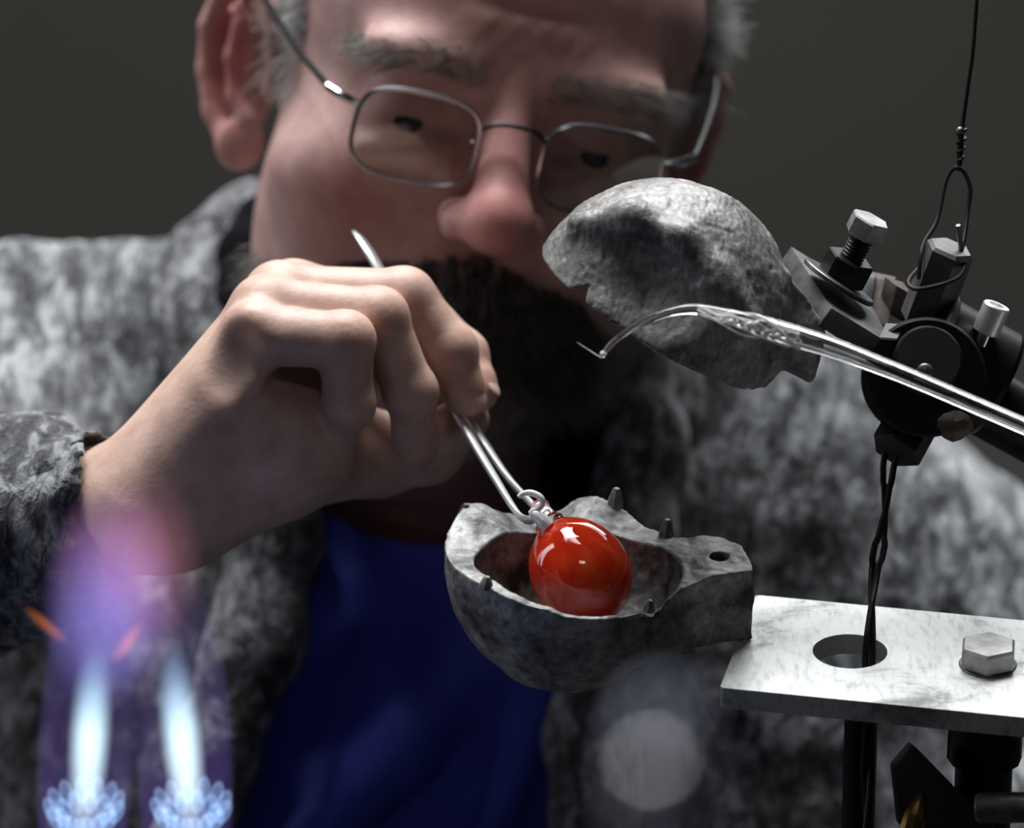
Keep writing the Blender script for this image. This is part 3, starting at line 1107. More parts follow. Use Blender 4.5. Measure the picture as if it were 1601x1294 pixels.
rim_side = {}
for s in (-1, 1):
    path = rr(s * 0.0328, -0.0065, 0.0215, 0.0158, 0.62, 40)
    pts = [W(H((x, y, gz(x, y)))) for x, y in path]
    mb = MB()
    n = len(pts)
    vs, fs = [], []
    for i in range(n):
        td = unit(pts[(i + 1) % n] - pts[i - 1])
        u = unit(np.cross(td, RV @ HR @ np.array([0, 0, 1.0])))
        w = np.cross(td, u)
        for k in range(8):
            an = 2 * math.pi * k / 8
            vs.append(pts[i] + (u * math.cos(an) * 0.0009 + w * math.sin(an) * 0.0011))
    for i in range(n):
        for k in range(8):
            fs.append((i * 8 + k, i * 8 + (k + 1) % 8, ((i + 1) % n) * 8 + (k + 1) % 8, ((i + 1) % n) * 8 + k))
    mb.add(vs, fs)
    rim = mb.build('rim', M['frame_metal'], gl_root)
    # lens: thin domed sheet of glass filling the rim
    off = RV @ HR @ np.array([0, 0, 0.0006])
    cc = W(H((s * 0.0328, -0.0065, gz(s * 0.0328, -0.0065) + 0.0012)))
    mid = [(p + cc) / 2 + RV @ HR @ np.array([0, 0, 0.0004]) for p in pts]
    vs = [cc + off] + [p + off for p in mid] + [p + off for p in pts] + [cc - off] + [p - off for p in mid] + [p - off for p in pts]
    fs = []
    B = 2 * n + 1
    for i in range(n):
        j = (i + 1) % n
        fs += [(0, 1 + i, 1 + j), (1 + i, 1 + n + i, 1 + n + j, 1 + j)]
        fs += [(B, B + 1 + j, B + 1 + i), (B + 1 + j, B + 1 + n + j, B + 1 + n + i, B + 1 + i)]
        fs.append((1 + n + i, B + 1 + n + i, B + 1 + n + j, 1 + n + j))
    MB().add(vs, fs).build('lens', M['lens'], gl_root)
    hp = (s * 0.0545, 0.001)
    MB().tube([W(H((hp[0], hp[1], gz(*hp)))), W(H((s * 0.0605, 0.0025, 0.1005))), W(H((s * 0.0655, 0.004, 0.096)))], [0.0012, 0.0017, 0.0016], 10).build('hinge', M['chrome'], gl_root)
    MB().tube([W(H((s * 0.065, 0.004, 0.097))), W(H((s * 0.0735, 0.010, 0.065))), W(H((s * 0.0815, 0.018, 0.03))), W(H((s * 0.085, 0.0225, 0.002))), W(H((s * 0.087, 0.012, -0.016)))],
              [0.0012, 0.0013, 0.0014, 0.0014, 0.0014], 8).build('temple', M['dark_steel'], gl_root, 'dark metal side arm')
    MB().tube([W(H((s * 0.0135, -0.004, 0.1035))), W(H((s * 0.012, -0.008, 0.099)))], 0.0006, 6).build('pad_arm', M['frame_metal'], gl_root)
MB().tube([W(H((-0.0118, 0.0005, gz(0.012, 0)))), W(H((-0.006, 0.004, 0.107))), W(H((0.006, 0.004, 0.107))), W(H((0.0118, 0.0005, gz(0.012, 0))))], 0.0010, 8).build('bridge', M['dark_steel'], gl_root)

# ------------------------------------------------------------------ lower half of the mould on its bar
B0 = P(885, 868, 0.0)                 # middle of the rim
ZB = -0.0273                          # top of the bar below the rim
mf = Field(axis_steps((-0.047, 0.068, 0.00055)), axis_steps((-0.047, 0.047, 0.0006)), axis_steps((-0.053, 0.017, 0.0006)))
mf.ell((0, 0, 0), (0.0415, 0.0415, 0.0475), 0)
mf.prism([(0.02, 0.020), (0.054, 0.0165), (0.0605, 0.0095), (0.0637, -0.0095), (0.050, -0.0140), (0.02, -0.026)], ZB, 0.002, 0.008)
mf.cone((0, 0, 0.0), (0, 0, 0.014), 0.0415, 0.0405, 0.0)
mf.F = np.where(mf.F < 0.1, mf.F, mf.F)
gx, gy, gz_ = np.meshgrid(*mf.a, indexing='ij', sparse=True)
th = np.degrees(np.arctan2(gy, gx)) % 360
tab = [(0, -0.0005), (18, -0.0010), (32, -0.003), (48, -0.0035), (62, 0.0005), (75, 0.0035), (84, 0.0028), (92, -0.0015), (100, -0.004), (112, -0.0035), (122, 0.0005),
       (134, 0.006), (147, 0.0095), (155, 0.0075), (166, 0.005), (180, 0.0035), (200, 0.0045), (228, 0.0050), (250, 0.0018), (262, 0.0008), (268, -0.0015), (280, -0.0028), (295, -0.004),
       (318, -0.0040), (335, -0.0020), (348, -0.001), (360, -0.0005)]
hh = np.interp(th, [t for t, _ in tab], [h for _, h in tab])
rr_ = np.sqrt(gx * gx + gy * gy)
wt = np.clip((rr_ - 0.016) / 0.024, 0, 1)
wt = wt * wt * (3 - 2 * wt)
wt = wt * np.where(gx > 0.042, np.clip(1 - (gx - 0.042) / 0.006, 0, 1), 1)
cutz = gz_ - (hh * wt - 0.0006)
mf.F = np.maximum(mf.F, cutz.astype(np.float32) * 0.9)
mf.ell((0.004, -0.0085, -0.001), (0.0352, 0.0302, 0.0295), 0.0006, 'cut')
mf.cone((0.052, 0.0008, 0.01), (0.052, 0.0008, -0.02), 0.0031, 0.0031, 0.0003, 'cut')
for px, py, pz, r in ((-0.006, -0.0425, 0.001, 0.0024), (0.003, -0.0405, 0.0005, 0.0016), (-0.0405, 0.006, 0.005, 0.0015), (0.031, -0.030, -0.003, 0.0014), (0.016, -0.0395, -0.004, 0.0015)):
    mf.ell((px, py, pz), r, 0.0006, 'cut')
mv, mq = largest(*mf.mesh())
mn = vnormals(mv, mq)
edge = np.clip(1 - np.abs(mv[:, 2]) / 0.006, 0, 1)
mv = mv + mn * (0.0004 * vnoise(mv, 160, 2) + 0.0005 * vnoise(mv, 75, 3) + 0.00025 * vnoise(mv, 420, 4))[:, None]
lower = thing('glass_mould', 'lower mould half, open chipped grey metal bowl holding the red bauble', 'mould', B0 + np.array([0.0, 0, -0.0475]))
obj('bowl', mv + B0, mq, M['mould'], lower)
for (x, y, z, r, h) in ((0.0172, 0.0375, 0.0005, 0.0024, 0.0068), (0.0345, 0.0235, -0.005, 0.0023, 0.0072), (-0.0345, 0.0215, 0.0035, 0.0026, 0.0055),
                        (-0.0272, -0.0300, 0.0028, 0.0021, 0.0042), (0.0275, -0.0296, -0.006, 0.0018, 0.0040)):
    p = B0 + np.array([x, y, z])
    MB().lathe(p, p + np.array([0.0006, 0, h]), [(0, r * 1.25), (h * 0.35, r * 1.1), (h * 0.9, r * 0.62), (h, r * 0.4)], 7).build('locating_pin', M['mould'], lower)

# bar with a round hole
yaw = math.radians(-12)
bd = np.array([math.cos(yaw), math.sin(yaw), 0])
bp = np.array([-math.sin(yaw), math.cos(yaw), 0])
bar_c = B0 + np.array([0.0625, -0.0109, ZB])         # on the centre line of its top face
hole_c = bar_c + bd * 0.0345
hw, th_ = 0.0352, 0.0075


def bar_pt(s, t, z):
    return bar_c + bd * s + bp * t + np.array([0, 0, z])


nH = 48
vs, fs = [], []
sh = 0.0345
cx0, cx1 = -0.004, 0.36
outl = []
for k in range(nH):
    a = 2 * math.pi * k / nH
    c, s_ = math.cos(a), math.sin(a)
    m_ = max(abs(c), abs(s_))
    outl.append((sh + c / m_ * hw, s_ / m_ * hw))
for z in (0.0, -th_):
    for k in range(nH):
        a = 2 * math.pi * k / nH
        vs.append(bar_pt(sh + 0.0127 * math.cos(a), 0.0127 * math.sin(a), z))
    for q in outl:
        vs.append(bar_pt(q[0], q[1], z))
N2 = 2 * nH
for k in range(nH):
    k2 = (k + 1) % nH
    fs.append((k, nH + k, nH + k2, k2))
    fs.append((N2 + k, N2 + k2, N2 + nH + k2, N2 + nH + k))
    fs.append((k, k2, N2 + k2, N2 + k))
base = len(vs)
q8 = nH // 8
right_top = [nH + (k % nH) for k in range(-q8, q8 + 1)]
left_top = [nH + k for k in range(3 * q8, 5 * q8 + 1)]
ext = [(cx1, -hw), (cx1, hw), (cx0 + 0.001, hw), (cx0, hw - 0.001), (cx0, -hw + 0.001), (cx0 + 0.001, -hw)]
for z in (0.0, -th_):
    vs += [bar_pt(x, y, z) for x, y in ext]
fs.append(tuple(right_top[::-1]) + (base, base + 1))
fs.append(tuple(left_top[::-1]) + (base + 2, base + 3, base + 4, base + 5))
fs.append(tuple(i + N2 for i in right_top) + (base + 7, base + 6))
fs.append(tuple(i + N2 for i in left_top) + (base + 11, base + 10, base + 9, base + 8))
# sides
for k in range(nH):
    k2 = (k + 1) % nH
    a0, a1 = outl[k], outl[k2]
    if abs(abs(a0[1]) - hw) < 1e-6 and abs(abs(a1[1]) - hw) < 1e-6:
        fs.append((nH + k, N2 + nH + k, N2 + nH + k2, nH + k2))
tr, brr = nH + q8, nH + nH - q8
tl, bl = nH + 3 * q8, nH + 5 * q8
for i, j in ((tr, base + 1), (brr, base), (tl, base + 2), (bl, base + 5)):
    ii = i + N2
    jj = j + 6
    fs.append((i, j, jj, ii))
fs.append((base, base + 1, base + 7, base + 6))
for i in (2, 3, 4):
    fs.append((base + i, base + i + 1, base + i + 7, base + i + 6))
bar = thing('support_bar', 'flat pale aluminium bar with a round hole, carrying the lower mould', 'bar', bar_pt(0.1, 0, -th_))
MB().add(vs, fs).build('bar_plate', M['bar'], bar, sharp=30)
hb = bar_pt(0.0815, 0.0, 0.0)
bolt = MB().hexnut(hb, hb + np.array([0, 0, 0.0078]), 0.0101, 0.0009, phase=0.42).build('hex_bolt', M['bolt'], bar, 'worn steel bolt head')
MB().ring(hb + np.array([0, 0, -0.0001]), hb + np.array([0, 0, 0.0006]), 0.0098, 0.004).build('washer', M['grey_steel'], bolt)

# ------------------------------------------------------------------ red bauble with hook, in the bowl
bc = V(906, 893, -0.002)
la = unit(np.array([0.50, -0.80, 0.32]))
u1, u2, _ = frame(la)
bau = thing('glass_bauble', 'glossy red glass bauble with a glare-white glass hook, lying in the lower mould', 'bauble', W(bc))
nn, mm = 64, 40


def egg(sc_, wob=0.0):
    vs, fs = [], []
    for j in range(mm + 1):
        t = math.pi * j / mm
        s_ = -math.cos(t)                       # -1 at the neck end
        r = max(math.sin(t) * 0.0170 * (1.0 + 0.05 * s_), 0.00002)
        for k in range(nn):
            an = 2 * math.pi * k / nn
            q = (la * s_ * 0.0196 + (u1 * math.cos(an) + u2 * math.sin(an)) * r) * sc_
            vs.append(bc + q)
    vs = np.array(vs)
    if wob:
        vs = bc + (vs - bc) * (1 + wob * vnoise(vs - bc, 110, 21))[:, None]
    for j in range(mm):
        for k in range(nn):
            fs.append((j * nn + k, j * nn + (k + 1) % nn, (j + 1) * nn + (k + 1) % nn, (j + 1) * nn + k))
    return W(vs), fs


MB().add(*egg(1.0)).build('bulb', M['glass'], bau, 'clear glossy outer glass')
MB().add(*egg(0.93, 0.03)).build('colour_core', M['red_glass'], bau, 'bright red core')
nb = bc - la * 0.0182
MB().lathe(W(nb), W(nb - la * 0.011), [(0, 0.0062), (0.0012, 0.0052), (0.0025, 0.0054), (0.004, 0.0040), (0.0065, 0.0032), (0.009, 0.0036), (0.011, 0.002)], 24).build('neck', M['glass'], bau, 'clear glass neck')
MB().tube([P(857, 823, -0.004), P(849, 815, -0.004), P(839, 806, -0.004), P(831, 800, -0.004), P(840, 796, -0.004), P(848, 787, -0.004), P(845, 777, -0.004), P(830, 770, -0.003), P(817, 772, -0.002), P(811, 777, -0.002)],
          [0.0026, 0.0026, 0.0021, 0.0011, 0.0011, 0.0011, 0.0011, 0.0011, 0.0010, 0.0008], 12).build('hook', M['glare_glass'], bau, 'glass hook, its glare coloured in white')

# ------------------------------------------------------------------ tweezers
tw = thing('tweezers', 'bright steel tweezers held in the man\'s right hand', 'tweezers', P(700, 620, 0.07))
fl = RV @ unit(np.array([0.75, 0.42, 0.2]))
MB().tube([P(553, 362, 0.128), P(572, 388, 0.124), P(592, 420, 0.12), P(650, 530, 0.107), P(722, 660, 0.066), P(772, 745, 0.035), P(812, 806, 0.006), P(834, 812, -0.004)],
          [0.0008, 0.0030, 0.0038, 0.0038, 0.0034, 0.0034, 0.0026, 0.0013], 10, flat=(fl, 0.42)).build('leg', M['tweezer'], tw)
MB().tube([P(556, 364, 0.130), P(578, 392, 0.128), P(640, 500, 0.118), P(738, 662, 0.082), P(790, 742, 0.052), P(832, 788, 0.024), P(856, 812, 0.008)],
          [0.0008, 0.0028, 0.0036, 0.0036, 0.0032, 0.0026, 0.0012], 10, flat=(fl, 0.42)).build('leg', M['tweezer'], tw)

# ------------------------------------------------------------------ upper half of the mould and its arm
U0 = V(1015, 490, 0.012)
un = unit(np.array([0.51, 0.82, 0.25]))
uu, uw, _ = frame(un, (0, 0, 1))
uf = Field(axis_steps((-0.005, 0.115, 0.0006)), axis_steps((-0.02, 0.085, 0.0006)), axis_steps((-0.06, 0.045, 0.0008)))
uf.ell(U0, 0.0432, 0)
uf.ell(U0 + un * 0.005 + np.array([0.006, 0, 0]), (0.038, 0.040, 0.039), 0.012)
# a flattened, slightly hollow face on the near side leaves a raised ridge above it
fn_ = unit(np.array([-0.06, 0.26, 0.96]))
uf.ell(U0 + fn_ * (0.0362 + 0.11), 0.11, 0.004, 'cut')
for a_, b_ in (((905, 352, -0.013), (985, 336, -0.021)), ((985, 336, -0.021), (1065, 372, -0.0245)), ((1065, 372, -0.0245), (1120, 440, -0.0245)), ((1120, 440, -0.0245), (1165, 505, -0.021))):
    uf.cone(V(*a_), V(*b_), 0.0036, 0.0036, 0.008)
uf.ell(V(1140, 425, -0.037), (0.009, 0.013, 0.007), 0.006, 'cut')
# neck and block that the arm clamps
uf.prism(vpoly([(1150, 470), (1205, 428), (1228, 432), (1262, 468), (1278, 494), (1290, 520), (1270, 598), (1222, 574), (1196, 590), (1120, 590)], 0.012), -0.030, -0.002, 0.006)
gx, gy, gz_ = np.meshgrid(*uf.a, indexing='ij', sparse=True)
pl = -((gx - U0[0]) * un[0] + (gy - U0[1]) * un[1] + (gz_ - U0[2]) * un[2])
lug_keep = (gx > V(1195, 0, 0.012)[0])
uf.F = np.where(lug_keep, uf.F, np.maximum(uf.F, pl)).astype(np.float32)
uf.ell(U0 + un * -0.002, 0.0335, 0.001, 'cut')
ntch = V(908, 447, -0.032)
uf.prism([tuple(V(892, 452, -0.03)[:2]), tuple(V(921, 445, -0.03)[:2]), tuple(V(915, 478, -0.03)[:2])], 0.0, 0.06, 0.0004, 'cut')
ov, oq = largest(*uf.mesh())
on = vnormals(ov, oq)
ov = ov + on * (0.0004 * vnoise(ov, 70, 12) + 0.00035 * vnoise(ov, 150, 11) - 0.0007 * np.clip(vnoise(ov, 230, 15) - 0.35, 0, 1) * 1.6 + 0.00018 * vnoise(ov * np.array([2.5, 0.8, 1]), 520, 9))[:, None]
up = thing('glass_mould', 'upper mould half, a domed grey metal shell swung open on the dark clamp', 'mould', W(U0))
obj('shell', W(ov), oq, M['mould_upper'], up)

arm = thing('clamp_arm', 'dark steel rod with clamps and bolts holding the upper mould half', 'clamp', P(1450, 570, 0.03))
ax = unit(np.array([0.88, -0.475, -0.12]))            # along the rod
nrm = unit(np.array([0.55, 0.83, 0.15]))             # out of the plate's upper face


def VV(px, py, d):
    return P(px, py, d)


wx = RV @ ax
# rod
MB().cyl(VV(1470, 590, 0.045), VV(1470, 590, 0.045) + wx * 0.40, 0.0122, n=40).build('rod', M['black_steel'], arm)
# plate that holds the mould's neck
quad = [VV(1237, 385, 0.045), VV(1300, 481, 0.0), VV(1398, 541, 0.0), VV(1350, 455, 0.045)]
plate = MB().hexa(quad, RV @ np.array([-0.0045, -0.0062, -0.001])).build('plate', M['plate'], arm, bevel=0.0004)
# oval washer, nut and bolt on the plate
pc = V(1306, 449, 0.018)
MB().ring(W(pc + nrm * 0.0012), W(pc + nrm * 0.0030), 0.0140, 0.004, hint=RV @ ax).build('washer', M['grey_steel'], arm)
bdir = unit(np.array([0.40, 0.80, 0.30]))
b0 = pc + nrm * 0.003
MB().hexnut(W(b0), W(b0 + bdir * 0.009), 0.0085, hint=RV @ ax, phase=0.3).build('nut', M['dark_steel'], arm)
mb = MB().cyl(W(b0 + bdir * 0.008), W(b0 + bdir * 0.019), 0.0038, n=20)
thread = mb.build('bolt', M['dark_steel'], arm)
MB().hexnut(W(b0 + bdir * 0.0175), W(b0 + bdir * 0.0245), 0.0071, hint=RV @ ax, phase=0.1).build('bolt_head', M['bolt'], thread, 'bright hex head')
for i in range(7):
    q = b0 + bdir * (0.0095 + i * 0.0012)
    MB().ring(W(q), W(q + bdir * 0.0006), 0.0042, 0.003, 20, 0.0002).build('thread_ring', M['dark_steel'], thread)
# rusty bracket behind, the shade of its slot put in as a black block
MB().hexa([VV(1352, 430, 0.05), VV(1345, 485, 0.035), VV(1388, 512, 0.035), VV(1400, 440, 0.05)], RV @ np.array([0.001, 0.002, -0.012])).build('bracket', M['rust'], arm, 'rusty bracket', bevel=0.0006)
MB().hexa([VV(1340, 430, 0.044), VV(1336, 475, 0.034), VV(1362, 488, 0.034), VV(1368, 436, 0.044)], RV @ np.array([0.001, 0.002, -0.006])).build('slot_shade_block', M['black_steel'], arm, bevel=0.0005)
MB().hexa([VV(1383, 432, 0.042), VV(1402, 446, 0.036), VV(1428, 462, 0.036), VV(1412, 440, 0.045)], RV @ np.array([-0.002, -0.010, -0.004])).build('angle_piece', M['rust'], arm, 'rusty angle piece', bevel=0.0005)
# big hex stud with polished end
s0, s1 = V(1442, 505, 0.028), V(1487, 386, 0.016)
MB().hexnut(W(s0), W(s1), 0.0086, 0.0012, hint=RV @ ax, phase=0.25).build('hex_stud', M['plate'], arm)
MB().hexnut(W(V(1452, 548, 0.026)), W(V(1458, 512, 0.022)), 0.0098, 0.0008, hint=RV @ ax, phase=0.0).build('nut', M['dark_steel'], arm)
# drum clamp on the rod with set screw
d0 = V(1505, 575, 0.030)
MB().lathe(W(d0 - ax * 0.014), W(d0 + ax * 0.014), [(0, 0.006), (0, 0.0185), (0.0012, 0.0198), (0.026, 0.0198), (0.028, 0.018), (0.028, 0.008)], 48).build('collar', M['black_steel'], arm)
MB().ring(W(d0 - ax * 0.0155), W(d0 - ax * 0.0125), 0.0208, 0.012, 48, 0.0006).build('collar_rim', M['rust'], arm, 'tan worn rim')
sd = unit(np.array([0.35, 0.86, 0.25]))
q0 = V(1537, 528, 0.014)
ss = MB().cyl(W(q0 - sd * 0.004), W(q0 + sd * 0.003), 0.0026, n=20).build('set_screw', M['chrome'], arm, 'bright socket screw')
MB().lathe(W(q0 + sd * 0.002), W(q0 + sd * 0.0125), [(0, 0.0042), (0.0004, 0.0046), (0.0100, 0.0048), (0.0105, 0.0044), (0.0105, 0.0028), (0.0070, 0.0026), (0.0070, 0.0001)], 24).build('screw_head', M['tweezer'], ss)
# round boss facing the lens, with screw
fc = V(1446, 590, 0.010)
MB().lathe(W(fc - np.array([0, 0, 0.024])), W(fc + np.array([0, 0, 0.012])), [(0, 0.0205), (0.031, 0.0205), (0.0325, 0.0195), (0.0325, 0.0001)], 56).build('boss', M['matte_black'], arm)
fc2 = V(1449, 566, -0.004)
MB().lathe(W(fc2), W(fc2 + np.array([0.0004, 0.002, 0.008])), [(0, 0.0118), (0.004, 0.0118), (0.0055, 0.0108), (0.0055, 0.0001)], 40).build('washer', M['black_steel'], arm)
MB().ball(W(V(1446, 580, -0.0125)), (0.0028, 0.0028, 0.0014), 18, 10, [RIGHT, UP, BACK]).build('screw', M['grey_steel'], arm)
MB().hexnut(W(V(1400, 528, 0.012)), W(V(1388, 552, -0.002)), 0.0062, hint=RV @ ax).build('nut', M['dark_steel'], arm)
# lower lug with nut
MB().hexa([VV(1425, 640, 0.03), VV(1400, 668, 0.018), VV(1500, 676, 0.018), VV(1535, 640, 0.03)], RV @ np.array([0.0, 0.010, -0.01])).build('lower_lug', M['black_steel'], arm, bevel=0.0008)
MB().hexnut(W(V(1432, 648, 0.018)), W(V(1400, 706, 0.010)), 0.0094, 0.0008, hint=RV @ ax, phase=0.5).build('nut', M['dark_steel'], arm)
MB().tube([VV(1462, 655, 0.006), VV(1490, 664, 0.004), VV(1508, 655, 0.006)], [0.003, 0.006, 0.0045], 10).build('lever_tab', M['rust'], arm)

# ------------------------------------------------------------------ wires
hw_ = thing('hanging_wire', 'thin black wire with knot and loop, hanging from above to the clamp', 'wire', P(1500, 262, 0.03))
MB().tube([P(1590, -1600, 0.03), P(1545, -300, 0.03), P(1531, -60, 0.03), P(1527, 0, 0.03), P(1521, 80, 0.03), P(1514, 130, 0.03), P(1507, 180, 0.03), P(1503, 206, 0.03), P(1501, 240, 0.03), P(1500, 268, 0.03)],
          [0.0007, 0.0007, 0.0007, 0.0007, 0.0007, 0.0007, 0.0007, 0.001, 0.0011, 0.0007], 8).build('strand', M['wire'], hw_)
mb = MB()
pts = []
for k in range(26):
    a = k * 0.95
    c = P(1504 - 0.1 * k * 1.1, 202 + k * 2.2, 0.03)
    r = 0.0016 * (1 - 0.5 * k / 25)
    pts.append(c + RIGHT * math.cos(a) * r + BACK * math.sin(a) * r)
mb.tube(pts, 0.00055, 6, sub=3).build('knot', M['wire'], hw_)
MB().ball(P(1501, 204, 0.0285), (0.0014, 0.0016, 0.0014), 12, 8).build('crimp', M['grey_steel'], hw_, 'small bright bead at the knot')
MB().tube([P(1436, 436, 0.014), P(1440, 400, 0.016), P(1446, 378, 0.02), P(1462, 352, 0.024), P(1470, 325, 0.027), P(1477, 290, 0.029), P(1485, 270, 0.03), P(1496, 262, 0.029), P(1508, 270, 0.029),
           P(1517, 296, 0.028), P(1513, 330, 0.026), P(1509, 365, 0.022), P(1504, 392, 0.018), P(1508, 410, 0.014), P(1500, 432, 0.008), P(1470, 445, 0.002), P(1432, 452, 0.004), P(1420, 440, 0.012), P(1436, 420, 0.02)],
          0.00075, 8).build('loop', M['wire'], hw_)
MB().tube([P(1498, 352, 0.012), P(1500, 368, 0.014), P(1503, 392, 0.016)], 0.0009, 8).build('wire_end', M['grey_steel'], hw_)

tw_w = thing('twisted_wire', 'black twisted double wire running from the clamp down through the hole in the bar', 'wire', P(1362, 1000, 0.02))
cen = [(1396, 690, 0.014), (1389, 730, 0.014), (1386, 770, 0.014), (1384, 800, 0.014), (1376, 850, 0.013), (1368, 890, 0.012), (1363, 940, 0.002), (1360, 990, -0.004), (1358, 1040, -0.006), (1356, 1130, 0.004), (1354, 1400, 0.0)]
for ph in (0, math.pi):
    pts = []
    for i, (x, y, d) in enumerate(cen[:-1]):
        for s in range(5):
            t = s / 5
            q = [cen[i][j] * (1 - t) + cen[i + 1][j] * t for j in range(3)]
            a = 0.0075 * (q[1] - 690) * (1.0 if q[1] < 850 else 1.25) * 2 + ph
            r = 0.0021 if q[1] < 760 else 0.0017 if q[1] < 880 else 0.0012
            pts.append(P(*q) + RIGHT * math.cos(a) * r + BACK * math.sin(a) * r)
    MB().tube(pts, 0.00115, 8, sub=2).build('strand', M['wire'], tw_w)

# ------------------------------------------------------------------ clear glass tube with a drawn, twisted tip
gt = thing('glass_tube', 'clear glass tube with a crackled, drawn-out curved tip, crossing in front of the clamp', 'tube', P(1400, 590, -0.06))
e0, e1 = P(1250, 522, -0.030), P(1680, 703, -0.045)
td = unit(e1 - e0)


def hollow(path, ro, ri, n=36, sub=5):
    mb = MB()
    pts, r1, r2 = [np.asarray(p) for p in path], ro, ri
    a = MB().tube(pts, r1, n, cap=False, sub=sub)
    b_ = MB().tube(pts, r2, n, cap=False, sub=sub)
    na = len(a.v)
    mb.v = a.v + b_.v
    mb.f = a.f + [tuple(i + na for i in f)[::-1] for f in b_.f]
    last = na - n
    for k in range(n):
        k2 = (k + 1) % n
        mb.f.append((k, na + k, na + k2, k2))
        mb.f.append((last + k, last + k2, na + last + k2, na + last + k))
    return mb


tube_o = hollow([P(1163, 500, -0.058), P(1205, 513, -0.059), P(1250, 527, -0.060), P(1307, 545, -0.060), P(1370, 569, -0.060), P(1433, 594, -0.060), P(1592, 662, -0.060), P(2500, 1052, -0.060)],
                [0.0026, 0.0036, 0.0037, 0.0035, 0.0031, 0.0029, 0.0028, 0.0028], [0.0012, 0.0022, 0.0023, 0.0021, 0.0018, 0.0017, 0.0016, 0.0016]).build('tube', M['tube_glass'], gt)
MB().tube([P(1240, 524, -0.060), P(1170, 502, -0.058), P(1120, 490, -0.057), P(1082, 483, -0.056), P(1040, 490, -0.055), P(1000, 507, -0.054), P(965, 530, -0.053), P(948, 547, -0.052), P(941, 558, -0.052)],
          [0.0016, 0.0026, 0.0023, 0.0017, 0.0013, 0.0012, 0.0011, 0.0010, 0.0008], 16).build('drawn_tip', M['tube_glass'], gt)
MB().ball(P(943, 553, -0.0518), (0.0011, 0.0014, 0.0011), 14, 10).build('tip_bead', M['crackle'], gt)
MB().tube([P(941, 560, -0.052), P(925, 550, -0.051), P(902, 535, -0.050)], [0.0002, 0.0002, 0.0001], 6).build('glass_thread', M['crackle'], gt)
# twisted threads and bubbles of the crackled part
for k in range(7):
    pts = []
    for i in range(12):
        t = i / 11
        c = P(1090 + 160 * t, 486 + 46 * t + 5 * math.sin(t * 9 + k), -0.0580 - 0.003 * t)
        a = t * 5.2 + k * 0.9
        r = (0.0019 + 0.0026 * math.sin(min(t * 1.2, 1) * math.pi * 0.85)) * (0.8 + 0.3 * math.sin(k * 2.1))
        pts.append(c + UP * math.cos(a) * r + BACK * math.sin(a) * r * 0.8)
    MB().tube(pts, [0.00035 + 0.0003 * random.random()] * 12, 7, sub=3).build('glass_strand', M['crackle'], gt)
for k in range(26):
    t = random.random()
    c = P(1110 + 150 * t, 491 + 45 * t + random.uniform(-9, 9) * (0.5 + t * 0.7), -0.0610 - random.random() * 0.0025)
    MB().ball(c, random.uniform(0.0005, 0.0012), 10, 8).build('bubble', M['crackle'], gt)

# ------------------------------------------------------------------ dark stand below the bar
st = thing('stand', 'dark steel stand with clamp under the aluminium bar', 'stand', P(1500, 1700, 0.0))
pb = bar_pt(0.0815, 0.0, -th_)
MB().cyl(np.array([pb[0], pb[1], 0.0]), pb + np.array([0, 0, 0.0]), 0.0098, n=40, bev=0.0006).build('post', M['black_steel'], st)
MB().hexa([P(1430, 1165, -0.02), P(1400, 1200, 0.0), P(1410, 1294, 0.0), P(1560, 1300, -0.02)], RV @ np.array([0.0, 0.0, -0.03])).build('clamp_jaw', M['black_steel'], st, bevel=0.001)
MB().lathe(pb + np.array([0, 0, -0.030]), pb + np.array([0, 0, -0.006]), [(0, 0.010), (0.002, 0.0128), (0.018, 0.0125), (0.024, 0.0100)], 12).build('hub', M['black_steel'], st)
MB().cyl(P(1347, 1108, 0.025), P(1347, 1108, 0.025) - np.array([0, 0, 0.6]), 0.0058, n=28).build('back_rod', M['black_steel'], st)
mb = MB().lathe(P(1416, 1330, -0.02), P(1442, 1236, -0.02), [(0, 0.0035), (0.004, 0.0042), (0.012, 0.0040), (0.0185, 0.0022), (0.0205, 0.0006)], 9)
mb.build('thumb_screw', M['brass'], st, 'worn brass thumb screw')
MB().cyl(P(1528, 1262, -0.035), P(1680, 1262, -0.045), 0.0052, n=28, bev=0.0006).build('cross_rod', M['grey_steel'], st, 'bright cross rod')

# ------------------------------------------------------------------ slim polished rod close to the lens
rod = thing('polished_rod', 'slim polished steel rod, strongly blurred, standing close to the lens below the mould', 'rod', P(1035, 1500, -1.089))
MB().lathe(P(1036, 1500, -1.089), P(1036, 1058, -1.089), [(0, 0.0054), (0.0340, 0.0054), (0.0385, 0.0040), (0.0410, 0.0018)], 28).build('shaft', M['flame_tint_steel'], rod)
MB().ball(P(1022, 1224, -1.095), 0.0044, 20, 14).build('glint_ball', M['chrome'], rod)  # chrome ball added to catch the lamp as a blurred glint


